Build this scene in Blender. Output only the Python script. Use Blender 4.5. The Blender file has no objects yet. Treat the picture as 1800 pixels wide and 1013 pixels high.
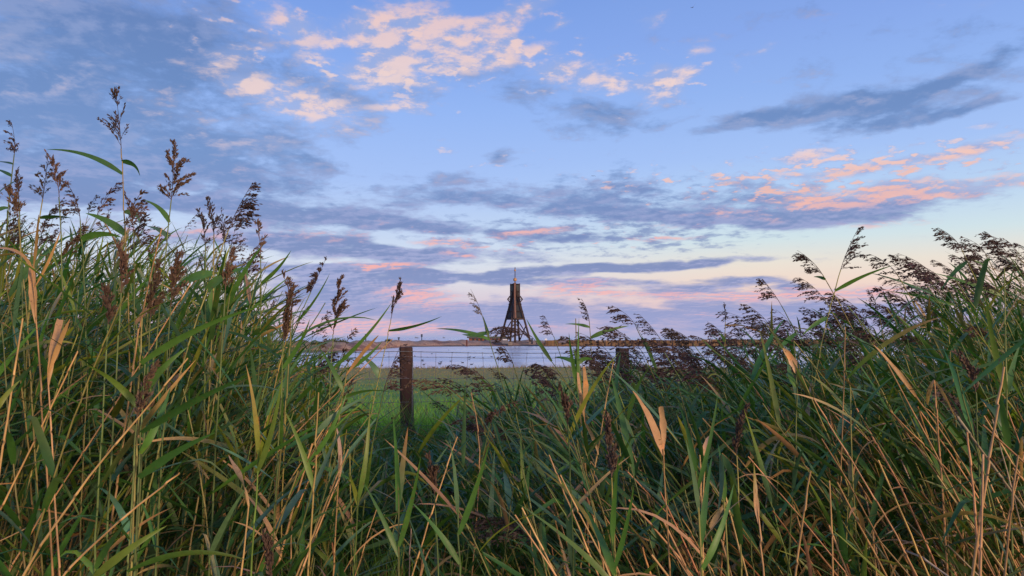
import bpy, bmesh, math, random
import numpy as np
from mathutils import Vector
R = math.radians
rng = np.random.default_rng(7)
random.seed(7)
scene = bpy.context.scene
COL = scene.collection

# ------------------------------------------------------------------ camera
EYE = 1.45
FPX = 1250.0                      # focal length in pixels of the 1800 px wide photograph
HORIZON = 594.0
cam_d = bpy.data.cameras.new('camera'); cam = bpy.data.objects.new('camera', cam_d)
COL.objects.link(cam); scene.camera = cam
cam.location = (0, 0, EYE)
PITCH = math.atan((HORIZON - 506.5) / FPX)
cam.rotation_euler = (math.pi / 2 + PITCH, 0, 0)
cam_d.sensor_width = 36; cam_d.lens = 36 * FPX / 1800
cam_d.clip_start = 0.05; cam_d.clip_end = 30000

scene.view_settings.view_transform = 'Standard'
scene.view_settings.look = 'None'
scene.view_settings.exposure = 0.0
scene.view_settings.gamma = 1.0
scene.cycles.max_bounces = 5
scene.cycles.diffuse_bounces = 2
scene.cycles.glossy_bounces = 2
scene.cycles.transmission_bounces = 3
scene.cycles.transparent_max_bounces = 4

CP, SP = math.cos(PITCH), math.sin(PITCH)
def ray(px, py):
    """direction (x, y, z), y = 1 forward-scaled, of a point of the picture"""
    u = (px - 900) / FPX; v = (506.5 - py) / FPX
    return np.array([u, CP - v * SP, SP + v * CP])
def at(px, py, D):
    """point of that direction at the forward distance D"""
    d = ray(px, py); return np.array([0, 0, EYE]) + d * (D / d[1])
def pix(p):
    x, y, z = p[0], p[1], p[2] - EYE
    f = y * CP + z * SP; w = -y * SP + z * CP
    return 900 + FPX * x / f, 506.5 - FPX * w / f
def azel(px, py):
    d = ray(px, py); d = d / np.linalg.norm(d)
    return math.atan2(d[0], d[1]), math.asin(d[2])

def lin(c):
    return tuple(((v / 255) / 12.92 if v / 255 <= 0.04045 else ((v / 255 + 0.055) / 1.055) ** 2.4) for v in c)

# ------------------------------------------------------------------ sun
SUN_AZ, SUN_EL = R(138), R(9)     # clockwise from the viewing direction: low, behind the viewer's right shoulder
sun_d = bpy.data.lights.new('sun', 'SUN'); sun = bpy.data.objects.new('sun', sun_d); COL.objects.link(sun)
sun_d.energy = 3.1; sun_d.angle = R(8); sun_d.color = (1.0, 0.70, 0.45)
sdir = Vector((math.sin(SUN_AZ) * math.cos(SUN_EL), math.cos(SUN_AZ) * math.cos(SUN_EL), math.sin(SUN_EL)))
sun.rotation_euler = sdir.to_track_quat('Z', 'Y').to_euler()

# ------------------------------------------------------------------ sky
world = bpy.data.worlds.new('World'); scene.world = world; world.use_nodes = True
world.cycles.sampling_method = 'MANUAL'; world.cycles.sample_map_resolution = 512
nt = world.node_tree; nt.nodes.clear()

class NG:
    def __init__(s, nt): s.nt = nt
    def n(s, t, **kw):
        o = s.nt.nodes.new(t)
        for k, v in kw.items(): setattr(o, k, v)
        return o
    def put(s, sock, v):
        if hasattr(v, 'links'): s.nt.links.new(v, sock)
        else: sock.default_value = v
    def m(s, op, a, b=None, c=None, clamp=False):
        o = s.n('ShaderNodeMath', operation=op, use_clamp=clamp)
        s.put(o.inputs[0], a)
        if b is not None: s.put(o.inputs[1], b)
        if c is not None: s.put(o.inputs[2], c)
        return o.outputs[0]
    def v(s, op, a, b=None):
        o = s.n('ShaderNodeVectorMath', operation=op); s.put(o.inputs[0], a)
        if b is not None:
            if op == 'SCALE': s.put(o.inputs['Scale'], b)
            else: s.put(o.inputs[1], b)
        return o.outputs[0]
    def xyz(s, a, b, c):
        o = s.n('ShaderNodeCombineXYZ'); s.put(o.inputs[0], a); s.put(o.inputs[1], b); s.put(o.inputs[2], c); return o.outputs[0]
    def sep(s, a):
        o = s.n('ShaderNodeSeparateXYZ'); s.put(o.inputs[0], a); return o.outputs
    def noise(s, vec, scale, detail=4, rough=0.55, dist=0.0):
        o = s.n('ShaderNodeTexNoise'); s.put(o.inputs['Vector'], vec)
        o.inputs['Scale'].default_value = scale; o.inputs['Detail'].default_value = detail
        o.inputs['Roughness'].default_value = rough; o.inputs['Distortion'].default_value = dist
        return o.outputs
    def smooth(s, a, lo, hi, tlo=0.0, thi=1.0):
        o = s.n('ShaderNodeMapRange', interpolation_type='SMOOTHSTEP'); s.put(o.inputs[0], a)
        o.inputs[1].default_value = lo; o.inputs[2].default_value = hi
        o.inputs[3].default_value = tlo; o.inputs[4].default_value = thi
        return o.outputs[0]
    def ramp(s, a, stops, interp='LINEAR'):
        o = s.n('ShaderNodeValToRGB'); s.put(o.inputs[0], a); cr = o.color_ramp; cr.interpolation = interp
        while len(cr.elements) < len(stops): cr.elements.new(0.5)
        for e, (p, c) in zip(cr.elements, stops): e.position = p; e.color = (*c, 1)
        return o.outputs[0]
    def mix(s, f, a, b, blend='MIX'):
        o = s.n('ShaderNodeMix', data_type='RGBA', blend_type=blend)
        s.put(o.inputs[0], f)
        for k, q in ((6, a), (7, b)):
            if isinstance(q, tuple): q = (*q[:3], 1)
            s.put(o.inputs[k], q)
        return o.outputs[2]

g = NG(nt)
D0 = g.n('ShaderNodeTexCoord').outputs['Generated']
dx, dy, dz = g.sep(D0)
AZ = g.m('ARCTAN2', dx, dy)
EL = g.m('ARCSINE', g.m('MAXIMUM', dz, -0.2))
AE = g.xyz(AZ, EL, 0.0)
# coordinates on a flat cloud deck: clouds flatten and shrink towards the horizon by themselves
zz = g.m('ADD', g.m('MAXIMUM', dz, 0.0), 0.15)
PL = g.xyz(g.m('DIVIDE', dx, zz), g.m('DIVIDE', dy, zz), 0.0)
wn = g.noise(PL, 2.1, 3, 0.6)[1]
warp = g.v('MULTIPLY', g.v('SUBTRACT', wn, (0.5, 0.5, 0.5)), (0.11, 0.05, 0.0))
wamt = g.smooth(EL, 0.02, 0.30, 0.35, 1.0)
Q = g.v('ADD', AE, g.v('SCALE', warp, wamt))

def blobs(lst, k, ex, ey):
    acc = None
    for (cx, cy, rx, ry, ang, st) in lst:
        a, e = azel(cx, cy)
        a1, _ = azel(cx + rx, cy); a0, _ = azel(cx - rx, cy); _, e1 = azel(cx, cy - ry); _, e0 = azel(cx, cy + ry)
        mp = g.n('ShaderNodeMapping', vector_type='TEXTURE'); g.put(mp.inputs[0], Q)
        mp.inputs['Location'].default_value = (a, e, 0)
        mp.inputs['Rotation'].default_value = (0, 0, R(ang))
        mp.inputs['Scale'].default_value = (abs(a1 - a0) / 2 * ex, abs(e1 - e0) / 2 * ey, 1)
        gr = g.n('ShaderNodeTexGradient', gradient_type='SPHERICAL'); g.put(gr.inputs[0], mp.outputs[0])
        acc = g.m('MULTIPLY', gr.outputs[1], st * k) if acc is None else g.m('MULTIPLY_ADD', gr.outputs[1], st * k, acc)
    return acc

SHADE = [  # grey-blue cloud: x, y, half width, half height, tilt, strength
 (40, 60, 400, 130, 0, .75), (90, 270, 330, 110, -4, .85), (340, 310, 300, 50, -8, .45), (330, 60, 240, 60, -5, .6),
 (820, 140, 140, 34, -14, .42), (700, 175, 70, 24, -10, .3), (590, 165, 70, 40, -20, .4), (905, 150, 50, 40, 0, .2), (1060, 190, 120, 20, 0, .3),
 (520, 250, 170, 50, -25, .5),
 (1490, 186, 150, 22, 6, 1.0), (1660, 128, 120, 11, 17, .5), (1590, 208, 120, 18, 6, .85), (1320, 205, 100, 15, 12, .75), (1690, 188, 60, 8, 8, .6),
 (1060, 202, 150, 26, -4, .35), (1640, 40, 260, 60, -5, .3),
 (780, 342, 95, 24, 0, .75), (870, 275, 24, 14, 0, .6), (1010, 352, 130, 18, -4, .7), (1120, 378, 150, 12, -4, .8), (1310, 384, 190, 12, -3, .9), (1260, 355, 110, 12, 0, .5), (1180, 330, 120, 16, 0, .5),
 (1560, 362, 190, 20, 3, .8), (1400, 345, 90, 30, 0, .5),
 (770, 400, 240, 11, -4, 1.15), (690, 444, 250, 11, -2, 1.15), (530, 400, 110, 24, -5, .6), (980, 425, 60, 7, 0, .5),
 (790, 488, 380, 8, -2, 1.15), (630, 505, 110, 26, 8, 1.7), (470, 470, 110, 40, 0, .4), (220, 355, 260, 10, 0, .6),
 (1110, 470, 190, 7, 2, 1.7), (1230, 512, 100, 6, 0, .9), (1310, 492, 55, 6, 0, .8), (1395, 508, 28, 10, 0, .9),
 (1080, 556, 420, 22, 0, .8), (760, 550, 180, 16, 4, .6), (1500, 558, 330, 26, 0, .7), (870, 568, 90, 16, 4, 1.2),
]
PINK = [
 (745, 65, 130, 50, -8, 1.7), (680, 70, 70, 30, -20, .8), (800, 85, 90, 36, 0, 1.0), (672, 130, 52, 26, 0, 1.4), (880, 64, 36, 20, 0, 1.0), (925, 18, 90, 22, 15, 1.0), (950, 90, 32, 11, 8, 1.0), (985, 48, 22, 10, 10, 1.0),
 (513, 30, 62, 26, -5, .9), (560, 95, 85, 36, -20, .75), (432, 90, 50, 20, 0, .6), (890, 110, 40, 25, 0, .6),
 (465, 155, 110, 30, -14, 1.0), (555, 190, 80, 34, -10, .7), (330, 195, 150, 40, -14, .4), (60, 110, 80, 40, 0, .3),
 (700, 190, 52, 11, -4, 1.1), (750, 150, 40, 10, -10, .8),
 (990, 130, 48, 26, -8, 1.05), (1075, 153, 52, 17, 0, 1.05), (1168, 150, 48, 26, 4, 1.15), (1138, 124, 20, 10, 0, .9), (1220, 130, 40, 9, 10, .5),
 (1145, 34, 46, 16, 14, .65), (1213, 92, 32, 8, 0, .6), (1290, 118, 14, 14, 0, .75), (1360, 72, 36, 9, 8, .5), (1740, 2, 150, 14, 0, .4), (1550, 5, 120, 10, 0, .3),
 (1420, 268, 75, 8, 0, .95), (1720, 264, 95, 14, 7, .95), (1520, 300, 60, 9, 0, .85), (1418, 302, 60, 10, 0, .9), (1280, 318, 30, 8, 0, .6), (1590, 282, 90, 8, 0, .6), (1750, 215, 34, 10, 0, .6),
 (1545, 340, 110, 17, 4, 1.25), (1420, 345, 70, 20, -6, .85), (1720, 328, 140, 15, 3, 1.1), (1280, 375, 120, 10, -4, .6), (1160, 398, 90, 6, 0, .5), (1540, 400, 140, 9, 0, .45),
 (785, 427, 66, 6, 0, 1.15), (690, 472, 66, 6, 5, 1.15), (920, 411, 100, 8, 2, .95), (1150, 420, 80, 5, 0, .8), (820, 452, 50, 5, -8, .9), (640, 470, 80, 9, -10, .5),
 (735, 520, 80, 20, -3, .95), (600, 560, 150, 26, 0, .5), (1010, 508, 90, 18, 4, .75), (670, 578, 170, 12, 0, 1.15), (1250, 520, 240, 9, -1, .85), (1560, 512, 260, 12, 0, .7), (1230, 555, 60, 7, -5, .6), (560, 410, 90, 18, -4, .5),
 (330, 410, 160, 14, 0, .6), (1700, 560, 200, 14, 0, .5), (975, 575, 60, 6, 0, .6),
]
nz1 = g.noise(PL, 2.6, 7, 0.60, 0.25)[0]
nz2 = g.noise(g.v('ADD', PL, (7.3, 2.1, 0.0)), 7.5, 8, 0.62, 0.15)[0]
nz2b = g.noise(g.v('ADD', PL, (7.3 + 0.016, 2.1 + 0.034, 0.0)), 7.5, 6, 0.62, 0.15)[0]
wlow = g.smooth(EL, 0.02, 0.22, 0.22, 0.5)
nzs = g.m('ADD', g.m('MULTIPLY', nz1, g.m('SUBTRACT', 1.0, wlow)), g.m('MULTIPLY', nz2, wlow))
bS = g.m('MINIMUM', blobs(SHADE, 1.15, 1.8, 2.0), 1.1)
bP = g.m('MINIMUM', blobs(PINK, 1.2, 1.5, 1.65), 1.05)
amp = g.smooth(EL, 0.02, 0.26, 2.6, 4.2)
mS = g.smooth(g.m('MULTIPLY_ADD', g.m('SUBTRACT', nzs, 0.5), amp, bS), 0.20, 0.95)
mP = g.smooth(g.m('MULTIPLY_ADD', g.m('SUBTRACT', g.m('MULTIPLY_ADD', nz2, 0.3, g.m('MULTIPLY', nzs, 0.7)), 0.5), g.m('MULTIPLY', amp, 0.68), bP), 0.16, 1.15)
relief = g.m('MULTIPLY', g.m('SUBTRACT', nz2, nz2b), 3.0)

ELN = g.m('DIVIDE', EL, 1.5708)
def stops(rows):   # (photo row at mid frame, colour)
    out = []
    for y, c in rows:
        _, e = azel(900, y); out.append((max(0.0, e / 1.5708), lin(c)))
    return sorted(out)
skyL = g.ramp(ELN, stops([(594, (158, 168, 208)), (575, (206, 184, 206)), (540, (210, 196, 214)), (500, (218, 216, 228)), (460, (212, 222, 238)), (400, (190, 210, 242)),
                          (320, (166, 194, 245)), (200, (148, 182, 243)), (90, (131, 167, 235)), (0, (120, 157, 228))]) + [(0.55, lin((112, 150, 218))), (1.0, lin((98, 135, 205)))])
skyR = g.ramp(ELN, stops([(594, (170, 172, 208)), (565, (206, 186, 208)), (530, (238, 206, 198)), (500, (240, 216, 202)), (470, (233, 224, 212)), (430, (208, 226, 232)),
                          (370, (186, 212, 242)), (290, (164, 194, 245)), (180, (146, 180, 240)), (80, (135, 168, 234)), (0, (128, 162, 228))]) + [(0.55, lin((112, 150, 218))), (1.0, lin((98, 135, 205)))])
sky = g.mix(g.smooth(AZ, -0.15, 0.38), skyL, skyR)
# the warm side of the sky, round the sun behind the viewer
sunside = g.m('DOT_PRODUCT', 0, 0) if False else g.m('ADD', g.m('MULTIPLY', dx, math.sin(SUN_AZ)), g.m('MULTIPLY', dy, math.cos(SUN_AZ)))
low = g.smooth(EL, 0.0, 0.55, 1.0, 0.0)
sky = g.mix(g.m('MULTIPLY', g.smooth(sunside, -0.1, 1.0), low), sky, (1.25, 0.80, 0.46))
# shaded cloud
shc = g.ramp(ELN, stops([(594, (146, 160, 206)), (560, (146, 158, 206)), (510, (124, 142, 194)), (470, (116, 134, 186)), (400, (116, 137, 188)), (300, (112, 143, 196)), (180, (102, 134, 188)), (40, (98, 126, 180))]) + [(1.0, lin((105, 126, 170)))])
shl = g.ramp(ELN, stops([(594, (170, 170, 210)), (500, (160, 166, 210)), (400, (148, 158, 204)), (280, (138, 158, 204)), (150, (134, 154, 200)), (0, (122, 143, 194))]) + [(1.0, lin((135, 150, 190)))])
nz3 = g.noise(g.v('ADD', PL, (3.0, 11.0, 0.0)), 1.3, 5, 0.6)[0]
shade_col = g.mix(g.smooth(g.m('MULTIPLY_ADD', bS, -0.16, g.m('MULTIPLY_ADD', relief, 0.35, nz3)), 0.26, 0.54), shc, shl)
sky = g.mix(g.m('MULTIPLY', mS, 0.92), sky, shade_col)
# sunlit cloud: pink core, lavender thin edges
pkc = g.ramp(ELN, stops([(594, (228, 184, 196)), (540, (238, 182, 188)), (470, (250, 178, 168)), (400, (236, 184, 182)), (340, (244, 190, 172)), (290, (238, 210, 208)), (150, (238, 212, 208)), (40, (234, 202, 200))]) + [(1.0, lin((230, 190, 190)))])
pke = g.ramp(ELN, stops([(594, (188, 178, 210)), (400, (158, 164, 206)), (250, (164, 180, 224)), (0, (152, 170, 218))]) + [(1.0, lin((165, 175, 210)))])
pt = g.m('MULTIPLY_ADD', g.m('SUBTRACT', nz2, 0.5), 2.2, g.m('MULTIPLY_ADD', bP, 0.60, g.m('MULTIPLY_ADD', g.m('SUBTRACT', nz1, 0.5), 1.6, g.m('MULTIPLY', relief, 1.5))))
pcol = g.mix(g.smooth(pt, 0.0, 1.0), pke, pkc)
sky = g.mix(g.m('MULTIPLY', mP, 0.90), sky, pcol)
# thin broken veil everywhere else
nz4 = g.noise(g.v('ADD', PL, (31.0, 5.0, 0.0)), 15.0, 6, 0.55, 0.1)[0]
PUFF = [(560, 90, 330, 130, -8, .8), (920, 90, 320, 110, -6, .75), (1180, 150, 160, 60, 0, .5), (1330, 330, 420, 60, 2, .75), (1600, 290, 300, 60, 4, .7), (1130, 300, 300, 60, 0, .4), (820, 270, 160, 40, 0, .45), (800, 425, 330, 40, -2, .5), (300, 200, 300, 60, 0, .35), (1100, 420, 300, 30, 0, .35)]
bU = g.m('MINIMUM', blobs(PUFF, 1.3, 1.4, 1.4), 1.0)
mU = g.smooth(g.m('MULTIPLY_ADD', g.m('SUBTRACT', nz4, 0.5), 3.4, g.m('MULTIPLY_ADD', bU, 0.75, g.m('MULTIPLY', g.m('SUBTRACT', nz1, 0.5), 1.6))), 0.66, 1.25)
sky = g.mix(g.m('MULTIPLY', mU, g.m('MULTIPLY', bU, 0.85), clamp=True), sky, g.mix(g.smooth(g.m('ADD', mU, relief), 0.2, 0.9), pke, pkc))
# grey flecks, mostly low down
nz5 = g.noise(g.v('ADD', PL, (13.0, 41.0, 0.0)), 9.0, 7, 0.6, 0.2)[0]
FLECK = [(1120, 345, 330, 70, -3, .9), (850, 420, 380, 60, -2, .7), (1250, 430, 300, 50, 0, .5), (560, 330, 200, 60, -6, .6), (1000, 530, 500, 50, 0, .45)]
bF = g.m('MINIMUM', blobs(FLECK, 1.2, 1.4, 1.4), 1.0)
mF = g.smooth(g.m('MULTIPLY_ADD', g.m('SUBTRACT', nz5, 0.5), 3.2, g.m('MULTIPLY', bF, 0.8)), 0.55, 1.2)
sky = g.mix(g.m('MULTIPLY', mF, g.m('MULTIPLY', bF, 0.8), clamp=True), sky, shc)
veil = g.m('MULTIPLY', g.smooth(nzs, 0.52, 0.72), 0.20)
sky = g.mix(veil, sky, shl)
nish = g.n('ShaderNodeTexSky', sky_type='NISHITA', sun_disc=False)
nish.sun_elevation = SUN_EL; nish.sun_rotation = SUN_AZ
sky = g.mix(1.0, sky, g.v('SCALE', nish.outputs[0], 0.004), 'ADD')
ground_half = g.smooth(dz, -0.03, -0.001)
sky = g.mix(ground_half, (0.10, 0.11, 0.12), sky)
bg = g.n('ShaderNodeBackground'); g.put(bg.inputs[0], sky); bg.inputs[1].default_value = 1.0
g.nt.links.new(bg.outputs[0], g.n('ShaderNodeOutputWorld').inputs[0])

# ------------------------------------------------------------------ materials
def mat(name):
    m = bpy.data.materials.new(name); m.use_nodes = True; t = m.node_tree; t.nodes.clear()
    G = NG(t); b = G.n('ShaderNodeBsdfPrincipled'); o = G.n('ShaderNodeOutputMaterial')
    t.links.new(b.outputs[0], o.inputs[0]); return m, G, b, o
def plant_mat(name, rough, spec, trans, vary=0.25, spots=False):
    m, G, b, o = mat(name)
    c = G.n('ShaderNodeVertexColor', layer_name='tint').outputs[0]
    pos = G.n('ShaderNodeNewGeometry').outputs['Position']
    n1 = G.noise(pos, 45.0, 3)[0]
    hsv = G.n('ShaderNodeHueSaturation'); G.put(hsv.inputs['Color'], c)
    G.put(hsv.inputs['Value'], G.m('MULTIPLY_ADD', n1, vary * 2, 1 - vary))
    col = hsv.outputs[0]
    if spots:
        n2 = G.noise(pos, 130.0, 3, 0.6)[0]; n3 = G.noise(pos, 16.0, 3, 0.6)[0]
        col = G.mix(G.m('MULTIPLY', G.m('MULTIPLY', G.smooth(n2, .60, .68), G.smooth(n3, .48, .60)), .85), col, (0.13, 0.065, 0.025))
        col = G.mix(G.m('MULTIPLY', G.smooth(n3, .58, .72), .45), col, G.mix(1.0, col, (1.9, 1.25, 0.7), 'MULTIPLY'))
        bp_ = G.n('ShaderNodeBump'); bp_.inputs['Strength'].default_value = .35; bp_.inputs['Distance'].default_value = .002
        G.put(bp_.inputs['Height'], n1); G.nt.links.new(bp_.outputs[0], b.inputs['Normal'])
    G.put(b.inputs['Base Color'], col); b.inputs['Roughness'].default_value = rough
    b.inputs['Specular IOR Level'].default_value = spec
    if trans:
        t = G.n('ShaderNodeBsdfTranslucent'); G.put(t.inputs[0], G.mix(1.0, col, (1.3, 1.5, 0.6), 'MULTIPLY'))
        mx = G.n('ShaderNodeMixShader'); mx.inputs[0].default_value = trans
        G.nt.links.new(b.outputs[0], mx.inputs[1]); G.nt.links.new(t.outputs[0], mx.inputs[2]); G.nt.links.new(mx.outputs[0], o.inputs[0])
    return m
M_LEAF = plant_mat('reed_leaf', 0.45, 0.40, 0.25, 0.3, True)
M_STEM = plant_mat('reed_stem', 0.55, 0.35, 0.0, 0.35)
M_PLUME = plant_mat('reed_plume', 0.8, 0.15, 0.0, 0.3)
M_GRASS = plant_mat('grass_blade', 0.65, 0.15, 0.3, 0.2)
def simple(name, c1, c2, scale, rough=0.8, bump=0.0, stretch=(1, 1, 1), detail=5, spec=0.3, metal=0.0):
    m, G, b, o = mat(name)
    co = G.v('MULTIPLY', G.n('ShaderNodeTexCoord').outputs['Object'], stretch)
    n = G.noise(co, scale, detail, 0.6)[0]
    G.put(b.inputs['Base Color'], G.mix(G.smooth(n, 0.3, 0.7), c1, c2))
    b.inputs['Roughness'].default_value = rough; b.inputs['Specular IOR Level'].default_value = spec
    b.inputs['Metallic'].default_value = metal
    if bump:
        bm_ = G.n('ShaderNodeBump'); bm_.inputs['Strength'].default_value = bump; G.put(bm_.inputs['Height'], n)
        G.nt.links.new(bm_.outputs[0], b.inputs['Normal'])
    return m

# ------------------------------------------------------------------ mesh helpers
class MB:
    def __init__(s): s.v = []; s.f = []; s.c = []; s.m = []; s.n = 0
    def add(s, v, f, c, mi=0):
        v = np.asarray(v, float); f = np.asarray(f, int)
        if len(f) == 0: return
        c = np.asarray(c, float)
        if c.ndim == 1: c = np.tile(c, (len(v), 1))
        s.v.append(v); s.f.append(f + s.n); s.c.append(c); s.m.append(np.full(len(f), mi)); s.n += len(v)
    def merge(s, o, mi):
        for v, f, c in zip(o.v, o.f, o.c): s.v.append(v); s.c.append(c)
        for f in o.f: s.f.append(f + s.n); s.m.append(np.full(len(f), mi))
        s.n += o.n
    def build(s, name, mats, parent=None, smooth=True):
        me = bpy.data.meshes.new(name)
        V = np.concatenate(s.v); F = np.concatenate(s.f); C_ = np.concatenate(s.c); MI = np.concatenate(s.m)
        me.vertices.add(len(V)); me.vertices.foreach_set('co', V.astype(np.float32).ravel())
        k = F.shape[1]
        me.loops.add(F.size); me.loops.foreach_set('vertex_index', F.astype(np.int32).ravel())
        me.polygons.add(len(F)); me.polygons.foreach_set('loop_start', (np.arange(len(F)) * k).astype(np.int32))
        if not isinstance(mats, (list, tuple)): mats = [mats]
        for m_ in mats: me.materials.append(m_)
        me.polygons.foreach_set('material_index', MI.astype(np.int32))
        me.polygons.foreach_set('use_smooth', np.full(len(F), smooth))
        a = me.color_attributes.new('tint', 'FLOAT_COLOR', 'POINT')
        a.data.foreach_set('color', np.concatenate([C_, np.ones((len(C_), 1))], 1).astype(np.float32).ravel())
        me.update(calc_edges=True)
        o = bpy.data.objects.new(name, me); COL.objects.link(o)
        if parent is not None: o.parent = parent; o.matrix_parent_inverse = parent.matrix_world.inverted()
        return o

def tag(o, label=None, cat=None, group=None, kind=None):
    if label: o['label'] = label
    if cat: o['category'] = cat
    if group: o['group'] = group
    if kind: o['kind'] = kind
    return o
def empty(name, loc=(0, 0, 0)):
    o = bpy.data.objects.new(name, None); o.location = loc; COL.objects.link(o); o.empty_display_size = 0.1
    from mathutils import Matrix
    o.matrix_world = Matrix.Translation(loc); return o

def nrm(a): return a / np.maximum(np.linalg.norm(a, axis=-1, keepdims=True), 1e-9)
def bez(p0, p1, p2, n):
    t = np.linspace(0, 1, n)[:, None]; return (1 - t) ** 2 * p0 + 2 * t * (1 - t) * p1 + t ** 2 * p2
def tube(mb, P, r0, r1, c0, c1, k=5):
    P = np.asarray(P); n = len(P); T = nrm(np.gradient(P, axis=0))
    ref = np.array([0.31, 0.95, 0.05]); U = nrm(np.cross(T, ref)); W = np.cross(T, U)
    a = np.arange(k) * 2 * math.pi / k
    r = np.linspace(r0, r1, n)[:, None, None]
    V = P[:, None, :] + r * (np.cos(a)[None, :, None] * U[:, None, :] + np.sin(a)[None, :, None] * W[:, None, :])
    V = V.reshape(-1, 3)
    i = np.arange(n - 1)[:, None] * k; j = np.arange(k)[None, :]; j2 = (j + 1) % k
    F = np.stack([i + j, i + j2, i + k + j2, i + k + j], -1).reshape(-1, 4)
    t = np.repeat(np.linspace(0, 1, n), k)[:, None]
    c0 = np.asarray(c0); c1 = np.asarray(c1)
    mb.add(V, F, c0 * (1 - t) + c1 * t)
def jointed(mb, P, r0, r1, c0, c1, r, k=6, sheath=None):
    """a reed stem with its joints: a slightly swollen dark ring every hand's breadth and paler sheaths above some"""
    P = np.asarray(P); L = np.concatenate([[0], np.cumsum(np.linalg.norm(np.diff(P, axis=0), axis=1))]); tot = L[-1]
    us, kind = [0.0], [0]; u = .05 + .1 * r.random()
    while u < tot - .03:
        us += [u - .006, u, u + .006, u + .05]; kind += [0, 1, 2, 0]; u += .10 + .09 * r.random()
    us.append(tot); kind.append(0); us = np.clip(np.array(us), 0, tot); kind = np.array(kind)
    Q = np.stack([np.interp(us, L, P[:, q]) for q in range(3)], 1); n = len(Q)
    Q[1:-1] += r.normal(0, .0009, (n - 2, 3))
    T = nrm(np.gradient(Q + np.linspace(0, 1e-6, n)[:, None], axis=0)); U = nrm(np.cross(T, np.array([.31, .95, .05]))); W = np.cross(T, U)
    rad = (r0 + (r1 - r0) * us / max(tot, 1e-6)) * np.where(kind == 1, 1.22, np.where(kind == 2, 1.12, 1.0)); a = np.arange(k) * 2 * math.pi / k
    V = (Q[:, None] + rad[:, None, None] * (np.cos(a)[None, :, None] * U[:, None] + np.sin(a)[None, :, None] * W[:, None])).reshape(-1, 3)
    i = np.arange(n - 1)[:, None] * k; j = np.arange(k)[None]; j2 = (j + 1) % k
    t = (us / max(tot, 1e-6))[:, None]; C_ = np.asarray(c0) * (1 - t) + np.asarray(c1) * t
    C_ = C_ * np.where(kind == 1, .38, np.where(kind == 2, 1.25, 1.0))[:, None] * (1 + r.normal(0, .10, (n, 1)))
    mb.add(V, np.stack([i + j, i + j2, i + k + j2, i + k + j], -1).reshape(-1, 4), np.repeat(np.clip(C_, .005, .9), k, 0))
def strip(mb, P, W, side, fold, c0, c1, prof=None):
    """a leaf: P spine (n,3), W full width, side (n,3) unit vectors across it"""
    P = np.asarray(P); n = len(P); s = np.linspace(0, 1, n)
    if prof is None: prof = np.minimum(1, 0.4 + s / 0.22 * 0.6) * (1 - s) ** 0.75 + 0.015
    T = nrm(np.gradient(P, axis=0)); side = nrm(side - (side * T).sum(1, keepdims=True) * T); N = np.cross(T, side)
    h = (W / 2 * prof)[:, None]
    L = P + side * h + N * h * fold; Rr = P - side * h + N * h * fold
    V = np.stack([L, P, Rr], 1).reshape(-1, 3)
    i = np.arange(n - 1)[:, None] * 3
    F = np.concatenate([i + np.array([0, 1, 4, 3]), i + np.array([1, 2, 5, 4])], 0)
    t = np.repeat(s, 3)[:, None]; c0 = np.asarray(c0); c1 = np.asarray(c1)
    mb.add(V, F, c0 * (1 - t ** 1.5) + c1 * t ** 1.5)

def leaf_curve(base, az, a0, a1, L, n=9, kink=None):
    s = np.linspace(0, 1, n); ang = a0 + (a1 - a0) * s ** 1.4
    if kink is not None: ang = np.where(s > kink, np.maximum(ang, 1.9 + 0.4 * s), ang)
    d = np.stack([np.sin(ang) * math.cos(az), np.sin(ang) * math.sin(az), np.cos(ang)], 1)
    P = np.zeros((n, 3)); P[1:] = np.cumsum((d[1:] + d[:-1]) / 2 * (L / (n - 1)), 0); return base + P
def leaf(mb, base, az, a0, a1, L, W, c0, c1, n=9, twist=0.0, kink=None):
    P = leaf_curve(base, az, a0, a1, L, n, kink)
    sd = np.array([-math.sin(az), math.cos(az), 0.0]); T = nrm(np.gradient(P, axis=0)); S = np.tile(sd, (n, 1)); N = np.cross(T, S)
    th = (twist * np.linspace(0.2, 1, n))[:, None]
    strip(mb, P, W, S * np.cos(th) + N * np.sin(th), 0.28, c0, c1)

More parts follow.
